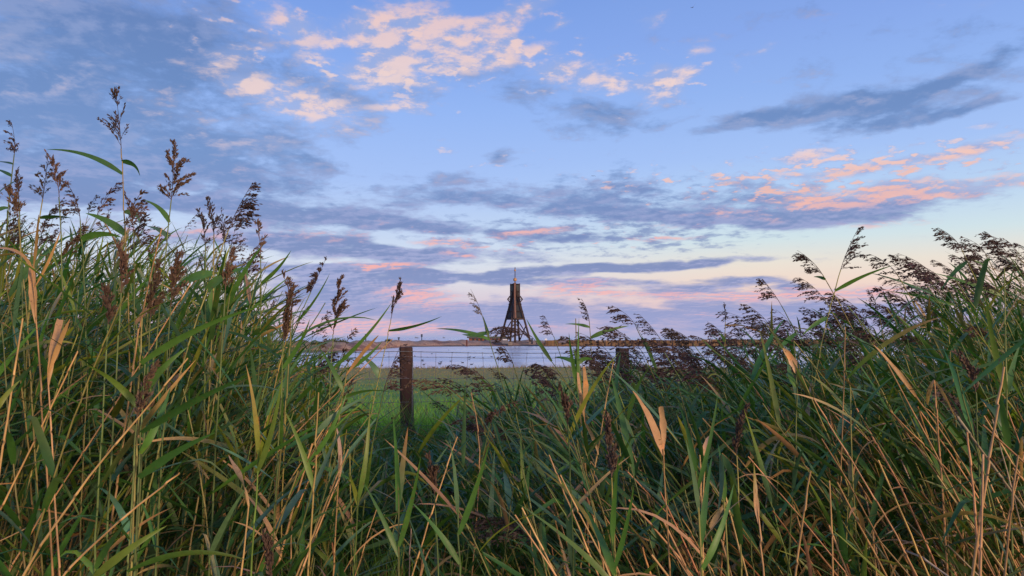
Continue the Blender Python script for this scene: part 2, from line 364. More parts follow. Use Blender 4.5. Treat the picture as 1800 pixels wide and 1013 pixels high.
def plume(mb, A, r, lee, spread, droop, col, dens=1.0, fine=1.0, side_bias=0.5):
    """reed panicle along the axis A (n,3)"""
    n = len(A); seg = np.linalg.norm(np.diff(A, axis=0), axis=1); L = seg.sum()
    T = nrm(np.gradient(A, axis=0))
    nb = max(9, int((9 + 24 * L / 0.25) * dens ** 0.5))
    t = np.sort(r.random(nb) ** 1.15) * 0.97; idx = t * (n - 1); i0 = idx.astype(int); fr = (idx - i0)[:, None]
    O = A[i0] * (1 - fr) + A[np.minimum(i0 + 1, n - 1)] * fr; TT = T[i0]
    ph = r.random(nb) * 2 * math.pi
    U = nrm(np.cross(TT, np.array([0.2, 0.9, 0.3]))); W = np.cross(TT, U)
    out = np.cos(ph)[:, None] * U + np.sin(ph)[:, None] * W
    out = nrm(out * (1 - side_bias) + lee[None] * side_bias * 1.3)
    ang = spread * (0.55 + 0.8 * r.random(nb)) * (1.15 - 0.7 * t)
    dirv = TT * np.cos(ang)[:, None] + out * np.sin(ang)[:, None]
    bl = L * (0.38 * (1 - t) ** 0.7 * np.minimum(1, 0.5 + t * 4) + 0.10) * (0.6 + 0.6 * r.random(nb))
    m = 4
    ss = np.linspace(0, 1, m)[None, :, None]
    B = O[:, None] + dirv[:, None] * bl[:, None, None] * ss + (np.array([0, 0, -1.0]) * droop + lee * droop * 0.7)[None, None] * bl[:, None, None] * ss ** 2
    # twigs
    sd = nrm(np.cross(dirv, np.array([0.0, 1.0, 0.1])))[:, None] * 0.0007
    V = np.stack([B + sd, B - sd], 2).reshape(-1, 3)
    bi = (np.arange(nb)[:, None] * m + np.arange(m - 1)[None]).ravel() * 2
    F = bi[:, None] + np.array([0, 1, 3, 2])
    mb.add(V, F, np.array(col) * 1.1)
    # spikelets
    cnt = np.maximum(4, (bl / 0.0024 * dens / fine).astype(int)); tot = cnt.sum()
    b = np.repeat(np.arange(nb), cnt); s = 0.15 + 0.85 * r.random(tot) ** 0.8
    k = s * (m - 1); k0 = np.minimum(k.astype(int), m - 2); fr = (k - k0)[:, None]
    P = B[b, k0] * (1 - fr) + B[b, k0 + 1] * fr
    d = nrm(nrm(B[b, k0 + 1] - B[b, k0]) + r.normal(0, 0.30, (tot, 3))); P = P + r.normal(0, .0019, (tot, 3))
    w = nrm(np.cross(d, r.normal(0, 1, (tot, 3))))
    ln = (0.008 + 0.007 * r.random(tot))[:, None] * fine; wd = (0.0016 + 0.0013 * r.random(tot))[:, None] * fine
    V = np.stack([P, P + d * ln * 0.45 + w * wd, P + d * ln, P + d * ln * 0.45 - w * wd], 1).reshape(-1, 3)
    F = np.arange(tot)[:, None] * 4 + np.arange(4)
    cc = np.array(col)[None] * (0.65 + 0.8 * r.random((tot, 1))); mb.add(V, F, np.repeat(cc, 4, 0))
    tube(mb, A, 0.0014, 0.0006, np.array(col) * 1.3, col, 3)

# albedos
G_DEEP = np.array((0.040, 0.112, 0.026)); G_MID = np.array((0.078, 0.180, 0.036)); G_GLAU = np.array((0.100, 0.190, 0.095))
G_YEL = np.array((0.20, 0.23, 0.035)); TAN = np.array((0.50, 0.29, 0.13)); TANP = np.array((0.58, 0.34, 0.20)); CANE = np.array((0.46, 0.27, 0.115))
STEM_G = np.array((0.12, 0.16, 0.045)); STEM_Y = np.array((0.27, 0.24, 0.07)); PURP = np.array((0.062, 0.043, 0.042)); BROWN = np.array((0.105, 0.066, 0.048)); PALE = np.array((0.16, 0.13, 0.11))
def jit(c, r, a=0.2): return np.clip(np.asarray(c) * (1 + r.normal(0, a)) * (1 + r.normal(0, a * 0.3, 3)), 0.008, 0.85)
def leafcols(r, kind):
    if kind == 'dry':
        c = jit(TAN if r.random() < .7 else TANP, r, .15); return c, jit(c, r, .08)
    u = r.random()
    c = jit(G_DEEP if u < .4 else G_MID if u < .72 else G_GLAU, r, .18)
    v = r.random()
    if v < .09: return jit(G_YEL, r, .25), jit(G_YEL, r, .25)
    if v < .24: return c, jit(G_YEL, r, .3)
    if v < .32: return c, jit(TAN, r, .25)
    if v < .37: return jit(TAN, r, .25) * .8, jit(TAN, r, .25)
    return c, jit(c, r, .08)

def lee_for(px):   # the plumes on the right hang to the left, those of the left clump lean slightly right
    if px < 520: return np.array([0.55, 0.15, -0.1])
    if px < 700: return np.array([0.15, 0.1, -0.3])
    return np.array([-0.95, 0.05, -0.45])
def lean_for(px, r):
    if px < 560: m_, s_ = 0.16, 0.13
    elif px < 820: m_, s_ = 0.02, 0.14
    else: m_, s_ = -0.25, 0.18
    return r.normal(m_, s_)

# ================================================================== setting
def zmeadow(x, y):
    y = np.asarray(y, float)
    return np.interp(y, [-50, 3, 7, 9.5, 16, 40, 78, 84, 100], [0, 0, 0.10, 0.10, -0.45, -1.1, -1.86, -2.1, -3.2])
WATER_Z = EYE - 3.4
def grid_mesh(name, xs, ys, zf, m, kind='structure'):
    X, Y = np.meshgrid(xs, ys); Z = zf(X, Y)
    V = np.stack([X, Y, Z], -1).reshape(-1, 3); nx, ny = len(xs), len(ys)
    i = (np.arange(ny - 1)[:, None] * nx + np.arange(nx - 1)[None]).reshape(-1, 1)
    mb = MB(); mb.add(V, i + np.array([0, 1, nx + 1, nx]), (0.1, 0.1, 0.1)); o = mb.build(name, m); o['kind'] = kind; return o

m_ground, G, b, o_ = mat('meadow_soil')
gc = G.n('ShaderNodeNewGeometry').outputs['Position']; gx, gy, gz = G.sep(gc)
n1 = G.noise(gc, 0.35, 5)[0]; n2 = G.noise(G.v('MULTIPLY', gc, (1.0, 0.35, 1.0)), 1.3, 6, 0.7)[0]; n3 = G.noise(gc, 14.0, 4, 0.7)[0]
gcol = G.mix(G.smooth(n2, .35, .65), (0.11, 0.28, 0.028), (0.20, 0.36, 0.045))
tanmask = G.m('ADD', G.smooth(G.m('MULTIPLY_ADD', n1, 14.0, gy), 36, 66), G.m('MULTIPLY', G.smooth(n2, .56, .7), 0.5), clamp=True)
gcol = G.mix(G.m('MULTIPLY', tanmask, .85), gcol, (0.38, 0.27, 0.085))
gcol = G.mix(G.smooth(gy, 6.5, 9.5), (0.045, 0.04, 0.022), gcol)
G.put(b.inputs['Base Color'], G.mix(G.m('MULTIPLY', n3, .6), gcol, (0.05, 0.09, 0.02)))
b.inputs['Roughness'].default_value = 0.9
bp = G.n('ShaderNodeBump'); bp.inputs['Strength'].default_value = 0.8; bp.inputs['Distance'].default_value = 0.1; G.put(bp.inputs['Height'], n3); G.nt.links.new(bp.outputs[0], b.inputs['Normal'])
shore_noise = np.sin(np.linspace(0, 40, 121)) * 0
def meadow_z(X, Y):
    edge = 1.6 * np.sin(X * 0.09 + 1) + 1.0 * np.sin(X * 0.23) + 0.5 * np.sin(X * 0.61)
    return zmeadow(X, Y - edge * np.clip((Y - 50) / 25, 0, 1)) + 0.02 * np.sin(X * 1.3 + Y * .7) * np.sin(Y * .9 - X * .4)
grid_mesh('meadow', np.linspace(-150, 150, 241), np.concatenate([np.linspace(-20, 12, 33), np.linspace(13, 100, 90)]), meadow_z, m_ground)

m_water, G, b, o_ = mat('lagoon_water')
wc = G.n('ShaderNodeNewGeometry').outputs['Position']
w1 = G.noise(G.v('MULTIPLY', wc, (0.6, 1.0, 1.0)), 0.9, 4, 0.6)[0]; w2 = G.noise(G.v('MULTIPLY', wc, (0.5, 1.0, 1.0)), 4.0, 3, 0.6)[0]
w3 = G.noise(G.v('MULTIPLY', wc, (0.25, 1.0, 1.0)), 0.06, 3)[0]
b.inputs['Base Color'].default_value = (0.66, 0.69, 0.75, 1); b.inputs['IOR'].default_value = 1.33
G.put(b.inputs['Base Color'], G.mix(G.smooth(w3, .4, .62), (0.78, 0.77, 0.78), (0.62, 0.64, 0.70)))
G.put(b.inputs['Roughness'], G.smooth(w3, .35, .65, 0.16, 0.30))
bp = G.n('ShaderNodeBump'); bp.inputs['Strength'].default_value = 0.16; bp.inputs['Distance'].default_value = 0.2
G.put(bp.inputs['Height'], G.m('MULTIPLY_ADD', w2, 0.3, w1)); G.nt.links.new(bp.outputs[0], b.inputs['Normal'])
xs = np.linspace(-14000, 14000, 41)
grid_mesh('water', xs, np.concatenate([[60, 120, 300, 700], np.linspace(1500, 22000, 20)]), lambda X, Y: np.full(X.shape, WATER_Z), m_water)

# sand spit and its shore line, from the photograph's rows
shore = [(300, 622), (420, 620), (520, 619), (600, 618.5), (650, 616.5), (690, 612), (720, 610), (780, 609.2), (860, 608.6), (940, 608.4), (1000, 608.6)]
def shoreD(px): return 3.4 * FPX / (np.interp(px, [a for a, _ in shore], [b_ for _, b_ in shore]) - HORIZON)
m_sand, G, b, o_ = mat('spit_sand')
sc_ = G.n('ShaderNodeNewGeometry').outputs['Position']; sx, sy, sz = G.sep(sc_)
s1 = G.noise(G.v('MULTIPLY', sc_, (1, 1, 3.0)), 0.12, 6, 0.65)[0]; s2 = G.noise(sc_, 0.9, 5, 0.7)[0]
sandc = G.mix(G.smooth(s2, .3, .7), (0.50, 0.31, 0.20), (0.33, 0.18, 0.115))
dune = G.mix(G.smooth(s2, .35, .65), (0.28, 0.20, 0.06), (0.15, 0.14, 0.045))
leftm = G.smooth(G.m('MULTIPLY_ADD', s1, 24.0, sx), -48.0, -24.0, 1.0, 0.0)
cc = G.mix(leftm, sandc, dune)
cc = G.mix(G.smooth(G.m('MULTIPLY_ADD', s1, 1.2, sz), -1.25, -0.75, 0.85, 0.0), cc, (0.055, 0.05, 0.04))
s3 = G.noise(G.v('MULTIPLY', sc_, (1, 1, 2.0)), 2.2, 4, .7)[0]
cc = G.mix(G.smooth(s1, .50, .60), cc, (0.20, 0.10, 0.07))
cc = G.mix(G.m('MULTIPLY', G.smooth(s3, .52, .62), .7), cc, (0.085, 0.05, 0.04))
G.put(b.inputs['Base Color'], cc); b.inputs['Roughness'].default_value = 0.9
mb = MB(); rows = []; prof = [(-6, -0.6), (0, 0.0), (1.5, 0.55), (4, 1.15), (10, 1.9), (25, 2.25), (45, 2.2), (80, 1.6), (120, -0.5)]
pxs = np.linspace(300, 1010, 140)
for px_ in pxs:
    D_ = shoreD(px_); row = []
    hh = 1.0 + 0.10 * math.sin(px_ * .11) + .08 * math.sin(px_ * .27 + 2) + (0.12 if px_ < 640 else 0)
    for (dd, h) in prof:
        row.append((( px_ - 900) / FPX * (D_ + dd), D_ + dd, WATER_Z + h * hh + (.06 * math.sin(px_ * .7 + dd) if h > .5 else 0)))
    rows.append(row)
V = np.array(rows).reshape(-1, 3); k = len(prof)
i = (np.arange(len(pxs) - 1)[:, None] * k + np.arange(k - 1)[None]).reshape(-1, 1)
mb.add(V, i + np.array([0, k, k + 1, 1]), (.3, .2, .1)); mb.build('sand_spit', m_sand)['kind'] = 'structure'

# ------------------------------------------------------------------ boxes and bars for built things
def box(mb, lo, hi):
    x0, y0, z0 = lo; x1, y1, z1 = hi
    V = [(x0, y0, z0), (x1, y0, z0), (x1, y1, z0), (x0, y1, z0), (x0, y0, z1), (x1, y0, z1), (x1, y1, z1), (x0, y1, z1)]
    mb.add(V, [(0, 3, 2, 1), (4, 5, 6, 7), (0, 1, 5, 4), (1, 2, 6, 5), (2, 3, 7, 6), (3, 0, 4, 7)], (.3, .3, .3))
def bar(mb, p, q, w, d=None):
    p = np.asarray(p, float); q = np.asarray(q, float); d = d or w; T = nrm(q - p)
    ref = np.array([0, 1.0, 0]) if abs(T[1]) < .9 else np.array([1.0, 0, 0]); U = nrm(np.cross(T, ref)); W = np.cross(T, U)
    V = [e + U * w / 2 * a + W * d / 2 * b_ for e in (p, q) for a, b_ in ((-1, -1), (1, -1), (1, 1), (-1, 1))]
    mb.add(V, [(0, 1, 2, 3)[::-1], (4, 5, 6, 7), (0, 1, 5, 4), (1, 2, 6, 5), (2, 3, 7, 6), (3, 0, 4, 7)], (.3, .3, .3))
def lathe(mb, c, rows, k=16, col=(.3, .3, .3)):
    c = np.asarray(c, float); a = np.arange(k) * 2 * math.pi / k
    V = np.array([[(c[0] + r_ * math.cos(t), c[1] + r_ * math.sin(t), c[2] + z_) for t in a] for z_, r_ in rows]).reshape(-1, 3)
    i = np.arange(len(rows) - 1)[:, None] * k; j = np.arange(k)[None]; j2 = (j + 1) % k
    mb.add(V, np.stack([i + j, i + j2, i + k + j2, i + k + j], -1).reshape(-1, 4), col)

# ------------------------------------------------------------------ the wooden beacon tower
m_beam = simple('tower_timber', (0.035, 0.026, 0.027), (0.065, 0.043, 0.038), 0.8, .85, .3, (2, 2, .4))
m_ridge = simple('tower_painted_lit_timber', (0.24, 0.125, 0.085), (0.17, 0.085, 0.06), 0.9, .8, .3, (3, 3, .3))  # tower timber again, with the warm sunlight put into its colour
m_plank, G, b, o_ = mat('tower_planks')
oc = G.n('ShaderNodeTexCoord').outputs['Object']; wv = G.n('ShaderNodeTexWave', wave_type='BANDS', bands_direction='X'); G.put(wv.inputs[0], oc)
wv.inputs['Scale'].default_value = 0.9; wv.inputs['Distortion'].default_value = 0.3
G.put(b.inputs['Base Color'], G.mix(wv.outputs['Fac'], (0.036, 0.038, 0.048), (0.080, 0.084, 0.094))); b.inputs['Roughness'].default_value = .85
m_plank_top = simple('weathered_planks', (0.13, 0.135, 0.115), (0.075, 0.08, 0.075), 1.2, .85, 0, (4, 4, .3))
m_copper = simple('gilded_copper', (0.50, 0.27, 0.10), (0.40, 0.20, 0.08), 2.0, .45, 0, spec=.5)
TD = 300.0; tc = at(905.3, 601, TD); tc[2] = at(905, 602.5, TD)[2]; TS = TD / (FPX * CP) * 1.0
tower = empty('beacon_tower', tuple(tc))
tag(tower, 'tall dark timber navigation beacon on four splayed legs topped by a ball', 'beacon tower')
def tp(x, y, dep=0.0):   # tower pixel -> world, dep metres towards the viewer
    p = at(x, y, TD); return np.array([p[0], TD - dep, p[2]])
ca, sa = math.cos(R(17)), math.sin(R(17)); rb = 28.3 * TS
def legpt(kk, y):
    f = np.clip((y - 503) / (601 - 503), 0.0, 1.0); a = R(17) + kk * math.pi / 2
    c = tp(905.3, y); return c + np.array([math.cos(a) * rb * f, -math.sin(a) * rb * f, 0])
for kk in range(4):
    mb = MB(); bar(mb, legpt(kk, 505), legpt(kk, 602.5), 0.85); mb.build('leg', m_beam, tower, False)
mb = MB()
bar(mb, tp(905.3, 603), tp(905.3, 497), .9)
mb.build('central_mast', m_beam, tower, False)
# two crossed planked day-mark panels
prof_ = [(499, 8.4), (523, 8.4), (560, 17.0)]
for kk, nm in ((0, 'planked_panel'), (1, 'planked_panel')):
    a = R(17) + kk * math.pi / 2; ux = np.array([math.cos(a), -math.sin(a), 0]); nx_ = np.array([math.sin(a), math.cos(a), 0]) * .18
    mb = MB()
    for sgn in (-1, 1):
        off = .5 * sgn
        for (ya, ha), (yb, hb) in zip(prof_[:-1], prof_[1:]):
            ca_, cb_ = tp(905.3, ya), tp(905.3, yb)
            q = [ca_ + ux * off, ca_ + ux * sgn * ha * TS, cb_ + ux * sgn * hb * TS, cb_ + ux * off]
            V = [p + nx_ for p in q] + [p - nx_ for p in q]
            mb.add(V, [(0, 1, 2, 3), (4, 5, 6, 7)[::-1], (0, 1, 5, 4), (1, 2, 6, 5), (2, 3, 7, 6), (3, 0, 4, 7)], (.1,) * 3)
    mb.m = [np.full(len(m_), 1 if q_ in (0, 2) else 0) for q_, m_ in enumerate(mb.m)]
    pn = mb.build(nm, [m_plank, m_plank_top], tower, False)
    mb = MB()
    for y_, h_ in ((500, 8.6), (513, 8.6), (524, 9), (535, 11.4), (548, 14.4), (559.5, 17.4)):
        for o2 in (-1, 1): bar(mb, tp(905.3, y_) - ux * h_ * TS + nx_ * 2 * o2, tp(905.3, y_) + ux * h_ * TS + nx_ * 2 * o2, .36)
    for sgn in (-1, 1):
        bar(mb, tp(905.3, 498.7) + ux * sgn * 8.4 * TS, tp(905.3, 524) + ux * sgn * 8.4 * TS, .42)
    mb.build('batten', m_beam, pn, False)
# front ridge post, its sunlit look painted in with the lighter timber colour
mb = MB(); fr = np.array([math.cos(R(17) + math.pi / 2), -math.sin(R(17) + math.pi / 2), 0])
bar(mb, tp(905, 498, 2.6), tp(905, 523, 2.6), .7); bar(mb, tp(905, 523.2, 2.6), tp(906.2, 560, 5.2), .62); bar(mb, tp(903.2, 535, 2.9), tp(903.6, 560, 5.0), .3)
mb.build('ridge_post', m_ridge, tower, False)
mb = MB()
for sgn in (-1, 1):
    c0 = 905.3
    for dd in (2.0, -2.0):
        bar(mb, tp(c0 + sgn * 9, 521, dd), tp(c0 + sgn * 13, 526.5, dd), .32); bar(mb, tp(c0 + sgn * 13, 526.5, dd), tp(c0 + sgn * 9.5, 531, dd), .32)
    bar(mb, tp(c0 + sgn * 8, 526.5, 2), tp(c0 + sgn * 13.4, 526.5, 2), .3)
    bar(mb, tp(c0 + sgn * 13, 526.5, 2), tp(c0 + sgn * 13, 526.5, -2), .34)
mb.build('side_bracket', m_beam, tower, False)
for (ka, ya, kb, yb) in ((2, 598, 1, 563), (0, 598, 1, 563), (2, 598, 3, 563), (0, 598, 3, 563), (1, 600, 2, 572), (3, 600, 0, 572)):
    mb = MB(); bar(mb, legpt(ka, ya), legpt(kb, yb), .42); mb.build('brace', m_beam, tower, False)
mb = MB()
for kk in range(4): bar(mb, legpt(kk, 561), legpt((kk + 1) % 4, 561), .55)
mb.build('collar_beam', m_beam, tower, False)
mb = MB(); bar(mb, tp(905.3, 498.5), tp(905.3, 470), .32); mb.build('spire_pole', m_beam, tower, False)
mb = MB(); rr = .8; lathe(mb, tp(905.3, 491.8), [(rr * math.sin(t), max(.02, rr * math.cos(t))) for t in np.linspace(-math.pi / 2, math.pi / 2, 11)]); mb.build('ball', m_copper, tower)
mb = MB(); lathe(mb, tp(905.3, 475.5), [(-.45, .05), (-.3, .35), (0, .42), (.3, .3), (.6, .16), (1.4, .03)], 10); mb.build('finial', m_copper, tower)
mb = MB()
for kk in range(4): p = legpt(kk, 602); box(mb, p - (.9, .9, 1.2), p + (.9, .9, .25))
mb.build('footing', simple('footing_concrete', (.25, .21, .19), (.16, .13, .12), 1.0, .9), tower, False)

# ------------------------------------------------------------------ jetty, pavilion and small things on the spit
m_jet, G, b, o_ = mat('jetty_timber')
jc = G.n('ShaderNodeTexCoord').outputs['Object']; jx, jy, jz = G.sep(jc)
wv = G.n('ShaderNodeTexWave', wave_type='BANDS', bands_direction='X'); G.put(wv.inputs[0], jc); wv.inputs['Scale'].default_value = .22; wv.inputs['Distortion'].default_value = 1.5; wv.inputs['Detail'].default_value = 3
jn = G.noise(jc, .35, 5)[0]
jcol = G.mix(G.smooth(jn, .35, .65), (0.20, 0.115, 0.05), (0.11, 0.062, 0.035))
jcol = G.mix(G.smooth(wv.outputs['Fac'], .0, .12, .75, 0), jcol, (0.035, 0.024, 0.02))
jcol = G.mix(G.smooth(G.m('MULTIPLY_ADD', jn, .6, jz), -1.75, -1.3, 1, 0), jcol, (0.035, 0.025, 0.02))
G.put(b.inputs['Base Color'], jcol); b.inputs['Roughness'].default_value = .85
JD = 285.0
jet = empty('jetty', tuple(at(1150, 608, JD) * (1, 1, 0) + (0, 0, WATER_Z)))
tag(jet, 'long low brown timber and stone jetty running right from the beacon tower', 'jetty')
def jbox(nm, xa, xb, ya, yb, d0, d1, m_=m_jet, par=jet):
    mb = MB(); a = at(xa, ya, JD); b_ = at(xb, yb, JD); box(mb, (a[0], JD + d0, min(a[2], b_[2])), (b_[0], JD + d1, max(a[2], b_[2]))); return mb.build(nm, m_, par, False)
jbox('quay_wall', 952, 2300, 603.5, 611, 0, 8)
jbox('parapet', 998, 1236, 598.2, 603.4, .6, 2.2); jbox('parapet', 1236.4, 2300, 596.8, 603.4, .5, 3)
jbox('parapet', 958, 982, 598.5, 603.4, .7, 3)
m_lite = simple('pale_board', (.5, .42, .36), (.4, .34, .3), 1.0, .8)
for x_ in list(np.linspace(1040, 1230, 17)) + list(np.linspace(1250, 1800, 38)):
    a = at(x_, 596.5 if x_ > 1236 else 597.8, JD); mb = MB()
    box(mb, (a[0] - .16, JD - .30, at(x_, 609.5, JD)[2]), (a[0] + .16, JD - .004, a[2])); mb.build('fender_post', m_beam, jet, False)
mb = MB()
for x_ in (1048, 1056, 1064, 1072, 1246, 1250):
    a = at(x_, 599, JD); box(mb, (a[0] - .5, JD + .40, a[2] - .3), (a[0] + .5, JD + .49, a[2] + .25))
mb.build('information_board', m_lite, jet, False)

m_brick = simple('red_brick', (.26, .10, .075), (.18, .08, .06), 1.5, .9); m_roof = simple('mossy_roof', (.06, .075, .055), (.09, .095, .07), .5, .8)
PD = 345.0; pav = empty('low_pavilion', tuple(at(850, 600, PD))); tag(pav, 'long low red brick pavilion with flat dark green roof left of the beacon tower', 'building')
a = at(824, 600.5, PD); b_ = at(893, 594.7, PD); mb = MB(); box(mb, (a[0], PD, a[2] - .5), (b_[0], PD + 12, b_[2])); mb.build('wall', m_brick, pav, False)
a = at(821, 594.6, PD); b_ = at(896, 591.6, PD); mb = MB(); box(mb, (a[0], PD - 1.2, a[2] + .01), (b_[0], PD + 13, b_[2])); mb.build('roof', m_roof, pav, False)
m_dark = simple('dark_steel', (.03, .035, .05), (.05, .05, .07), 2, .6); m_white = simple('white_paint', (.75, .73, .70), (.62, .6, .58), 2, .6)
mb = MB(); wz = at(850, 597, PD)
for x_ in np.linspace(832, 888, 9): q = at(x_, 597.2, PD); box(mb, (q[0] - .5, PD - .06, q[2] - .55), (q[0] + .5, PD - .003, q[2] + .5))
mb.build('window', m_dark, pav, False)
HD = 290.0; hut = empty('hut', tuple(at(888, 602, HD))); tag(hut, 'small grey hut with a white strip between the legs of the beacon tower', 'hut')
a = at(882.5, 603, HD); b_ = at(893.5, 595.6, HD); mb = MB(); box(mb, (a[0], HD, a[2] - .3), (b_[0], HD + 3, b_[2])); mb.build('wall', simple('grey_boards', (.12, .115, .13), (.17, .16, .17), 1.5), hut, False)
mb = MB(); q = at(888, 597.4, HD); box(mb, (q[0] - 1.0, HD - .05, q[2] - .18), (q[0] + 1.1, HD - .003, q[2] + .18)); mb.build('white_strip', m_white, hut, False)
a = at(882, 595.5, HD); b_ = at(894, 594.8, HD); mb = MB(); box(mb, (a[0], HD - .2, a[2] + .01), (b_[0], HD + 3.2, b_[2])); mb.build('roof', m_dark, hut, False)

def post_thing(nm, x, y0, y1, D, w, m_, lab, cat, cap=None):
    e = empty(nm, tuple(at(x, y1, D))); tag(e, lab, cat)
    p0, p1 = at(x, y1, D), at(x, y0, D); p0[2] -= .8
    mb = MB(); bar(mb, p0, p1, w); mb.build('post', m_, e, False)
    if cap is not None: mb = MB(); bar(mb, p1 - (0, 0, .02), p1 + (0, 0, cap[1]), cap[0]); mb.build('top_mark', cap[2], e, False)
m_blue = simple('navy_paint', (.03, .05, .11), (.05, .07, .13), 2, .6); m_yel = simple('yellow_paint', (.65, .5, .12), (.55, .42, .12), 2, .6)
m_rust = simple('rusty_stake', (.09, .035, .03), (.13, .05, .04), 2, .9)
post_thing('marker_post', 741.3, 592.5, 598, 330, .35, m_blue, 'thin dark blue marker pole with narrow board on the sand spit', 'marker pole', (.75, 1.3, m_blue))
post_thing('marker_post', 643, 592.5, 599, 300, .4, m_dark, 'dark marker post on the sand spit above the dune grass', 'marker pole', (.7, 1.2, m_dark))
post_thing('marker_post', 701, 595, 599, 330, .5, m_blue, 'shortest dark marker post on the sand spit near the left fence post', 'marker pole', (.9, .5, m_dark))
post_thing('mooring_stake', 820.5, 598.5, 610, 284, .55, m_rust, 'rusty brown mooring stake at the water edge left of the beacon tower', 'stake', (.75, .25, m_rust))
post_thing('bollard', 935.2, 595.8, 601.5, 292, .7, m_dark, 'dark upright bollard just right of the beacon tower', 'bollard', (.9, .25, m_dark))
post_thing('signal_pole', 943.3, 597, 602, 292, .35, m_dark, 'short pole with pale yellow top on the jetty end', 'pole', (.7, .8, m_yel))
post_thing('sign_board', 959.5, 598.4, 602, 284.5, .2, m_dark, 'small white sign board at the left end of the jetty', 'sign', (.95, .65, m_white))

def person(x, yfoot, ytop, D, lab, m_, m_head):
    p = at(x, yfoot, D); h = at(x, ytop, D)[2] - p[2]; s = h / 1.75
    J = {'pel': (0, 0, .95), 'che': (0, .02, 1.28), 'nec': (0, .0, 1.5), 'hd': (0, -.02, 1.66), 'hl': (-.1, 0, .9), 'hr': (.1, 0, .9), 'kl': (-.12, -.03, .5), 'kr': (.13, .02, .5), 'fl': (-.13, .03, .05), 'fr': (.15, .08, .05),
         'sl': (-.2, .02, 1.42), 'sr': (.2, .02, 1.42), 'el': (-.26, .02, 1.13), 'er': (.26, .02, 1.13), 'al': (-.24, -.08, .88), 'ar': (.24, -.08, .88), 'tl': (-.14, -.12, .03), 'tr': (.16, -.08, .03)}
    ks = list(J); E_ = [('pel', 'che'), ('che', 'nec'), ('nec', 'hd'), ('pel', 'hl'), ('pel', 'hr'), ('hl', 'kl'), ('hr', 'kr'), ('kl', 'fl'), ('kr', 'fr'), ('che', 'sl'), ('che', 'sr'), ('sl', 'el'), ('sr', 'er'), ('el', 'al'), ('er', 'ar'), ('fl', 'tl'), ('fr', 'tr')]
    rad = {'pel': .15, 'che': .17, 'nec': .06, 'hd': .11, 'hl': .1, 'hr': .1, 'kl': .065, 'kr': .065, 'fl': .045, 'fr': .045, 'sl': .075, 'sr': .075, 'el': .05, 'er': .05, 'al': .04, 'ar': .04, 'tl': .035, 'tr': .035}
    me = bpy.data.meshes.new('person'); me.from_pydata([tuple(np.array(J[k_]) * s) for k_ in ks], [(ks.index(a_), ks.index(b2)) for a_, b2 in E_], [])
    o = bpy.data.objects.new('person', me); COL.objects.link(o); o.location = tuple(p); me.materials.append(m_)
    md = o.modifiers.new('skin', 'SKIN')
    for q_, k_ in zip(me.skin_vertices[0].data if len(me.skin_vertices) else [], ks): q_.radius = (rad[k_] * s,) * 2
    if len(me.skin_vertices): me.skin_vertices[0].data[0].use_root = True
    o.modifiers.new('sub', 'SUBSURF').levels = 1; tag(o, lab, 'person'); return o
person(949.2, 604.2, 597.2, 284.2, 'person in dark clothes standing on the jetty end beside the white sign', m_dark, None)

# dune bushes on the spit
def bush(x, y, D, w, h, lab):
    c = at(x, y, D); mb = MB(); n_ = 700; r = rng
    th = r.random(n_) * 2 * math.pi; q = r.random(n_) ** .5
    P = np.stack([c[0] + np.cos(th) * q * w, c[1] + np.sin(th) * q * w * .6, c[2] - .2 + r.random(n_) * h * np.sqrt(np.clip(1 - q ** 2, 0, 1)) * (0.7 + .5 * r.random(n_))], 1)
    d = nrm(r.normal(0, 1, (n_, 3)) + (0, 0, .8)); wv_ = nrm(np.cross(d, r.normal(0, 1, (n_, 3)))); l = .35; ww = .11
    V = np.stack([P, P + d * l * .5 + wv_ * ww, P + d * l, P + d * l * .5 - wv_ * ww], 1).reshape(-1, 3)
    col = np.array((.085, .095, .04))[None] * (.6 + .8 * r.random((n_, 1)))
    mb.add(V, np.arange(n_)[:, None] * 4 + np.arange(4), np.repeat(col, 4, 0)); o = mb.build('dune_bush', M_GRASS); o.data.transform(__import__('mathutils').Matrix.Translation(-Vector(c))); o.location = tuple(c)
    tag(o, lab, 'bush')
bush(592, 603.5, 190, 3.2, 1.6, 'wide grey green bush on the dune left of the fence post')
bush(683, 600, 300, 1.6, 1.1, 'small dark green bush alone on the bare sand spit')
bush(560, 606, 180, 2.2, .8, 'low bush at the left end of the dune behind the reeds')

# ships on the horizon
m_ship = simple('ship_grey', (.16, .19, .27), (.22, .25, .33), .02, .8)
def ship(x, D, L, lab):
    c = at(x, 593.9, D); c[2] = WATER_Z; e = empty('ship', tuple(c)); tag(e, lab, 'ship', None)
    mb = MB(); h = D * 1.1 / FPX
    V = [(c[0] - L / 2, D - 8, c[2]), (c[0] + L / 2, D - 8, c[2]), (c[0] + L / 2, D + 8, c[2]), (c[0] - L / 2, D + 8, c[2]), (c[0] - L / 2 - 3, D - 9, c[2] + h), (c[0] + L / 2 + 9, D - 4, c[2] + h * 1.1), (c[0] + L / 2 + 9, D + 4, c[2] + h * 1.1), (c[0] - L / 2 - 3, D + 9, c[2] + h)]
    mb.add(V, [(0, 3, 2, 1), (4, 5, 6, 7), (0, 1, 5, 4), (1, 2, 6, 5), (2, 3, 7, 6), (3, 0, 4, 7)], (.3,) * 3); mb.build('hull', m_ship, e, False)
    mb = MB(); box(mb, (c[0] - L * .42, D - 6, c[2] + h + .02), (c[0] - L * .25, D + 6, c[2] + h * 2.2)); box(mb, (c[0] - L * .37, D - 2, c[2] + h * 2.2), (c[0] - L * .33, D + 2, c[2] + h * 2.8)); mb.build('bridge', m_ship, e, False)
    mb = MB(); box(mb, (c[0] - L * .2, D - 6, c[2] + h + .02), (c[0] + L * .4, D + 6, c[2] + h * 1.75)); mb.build('cargo', m_ship, e, False)
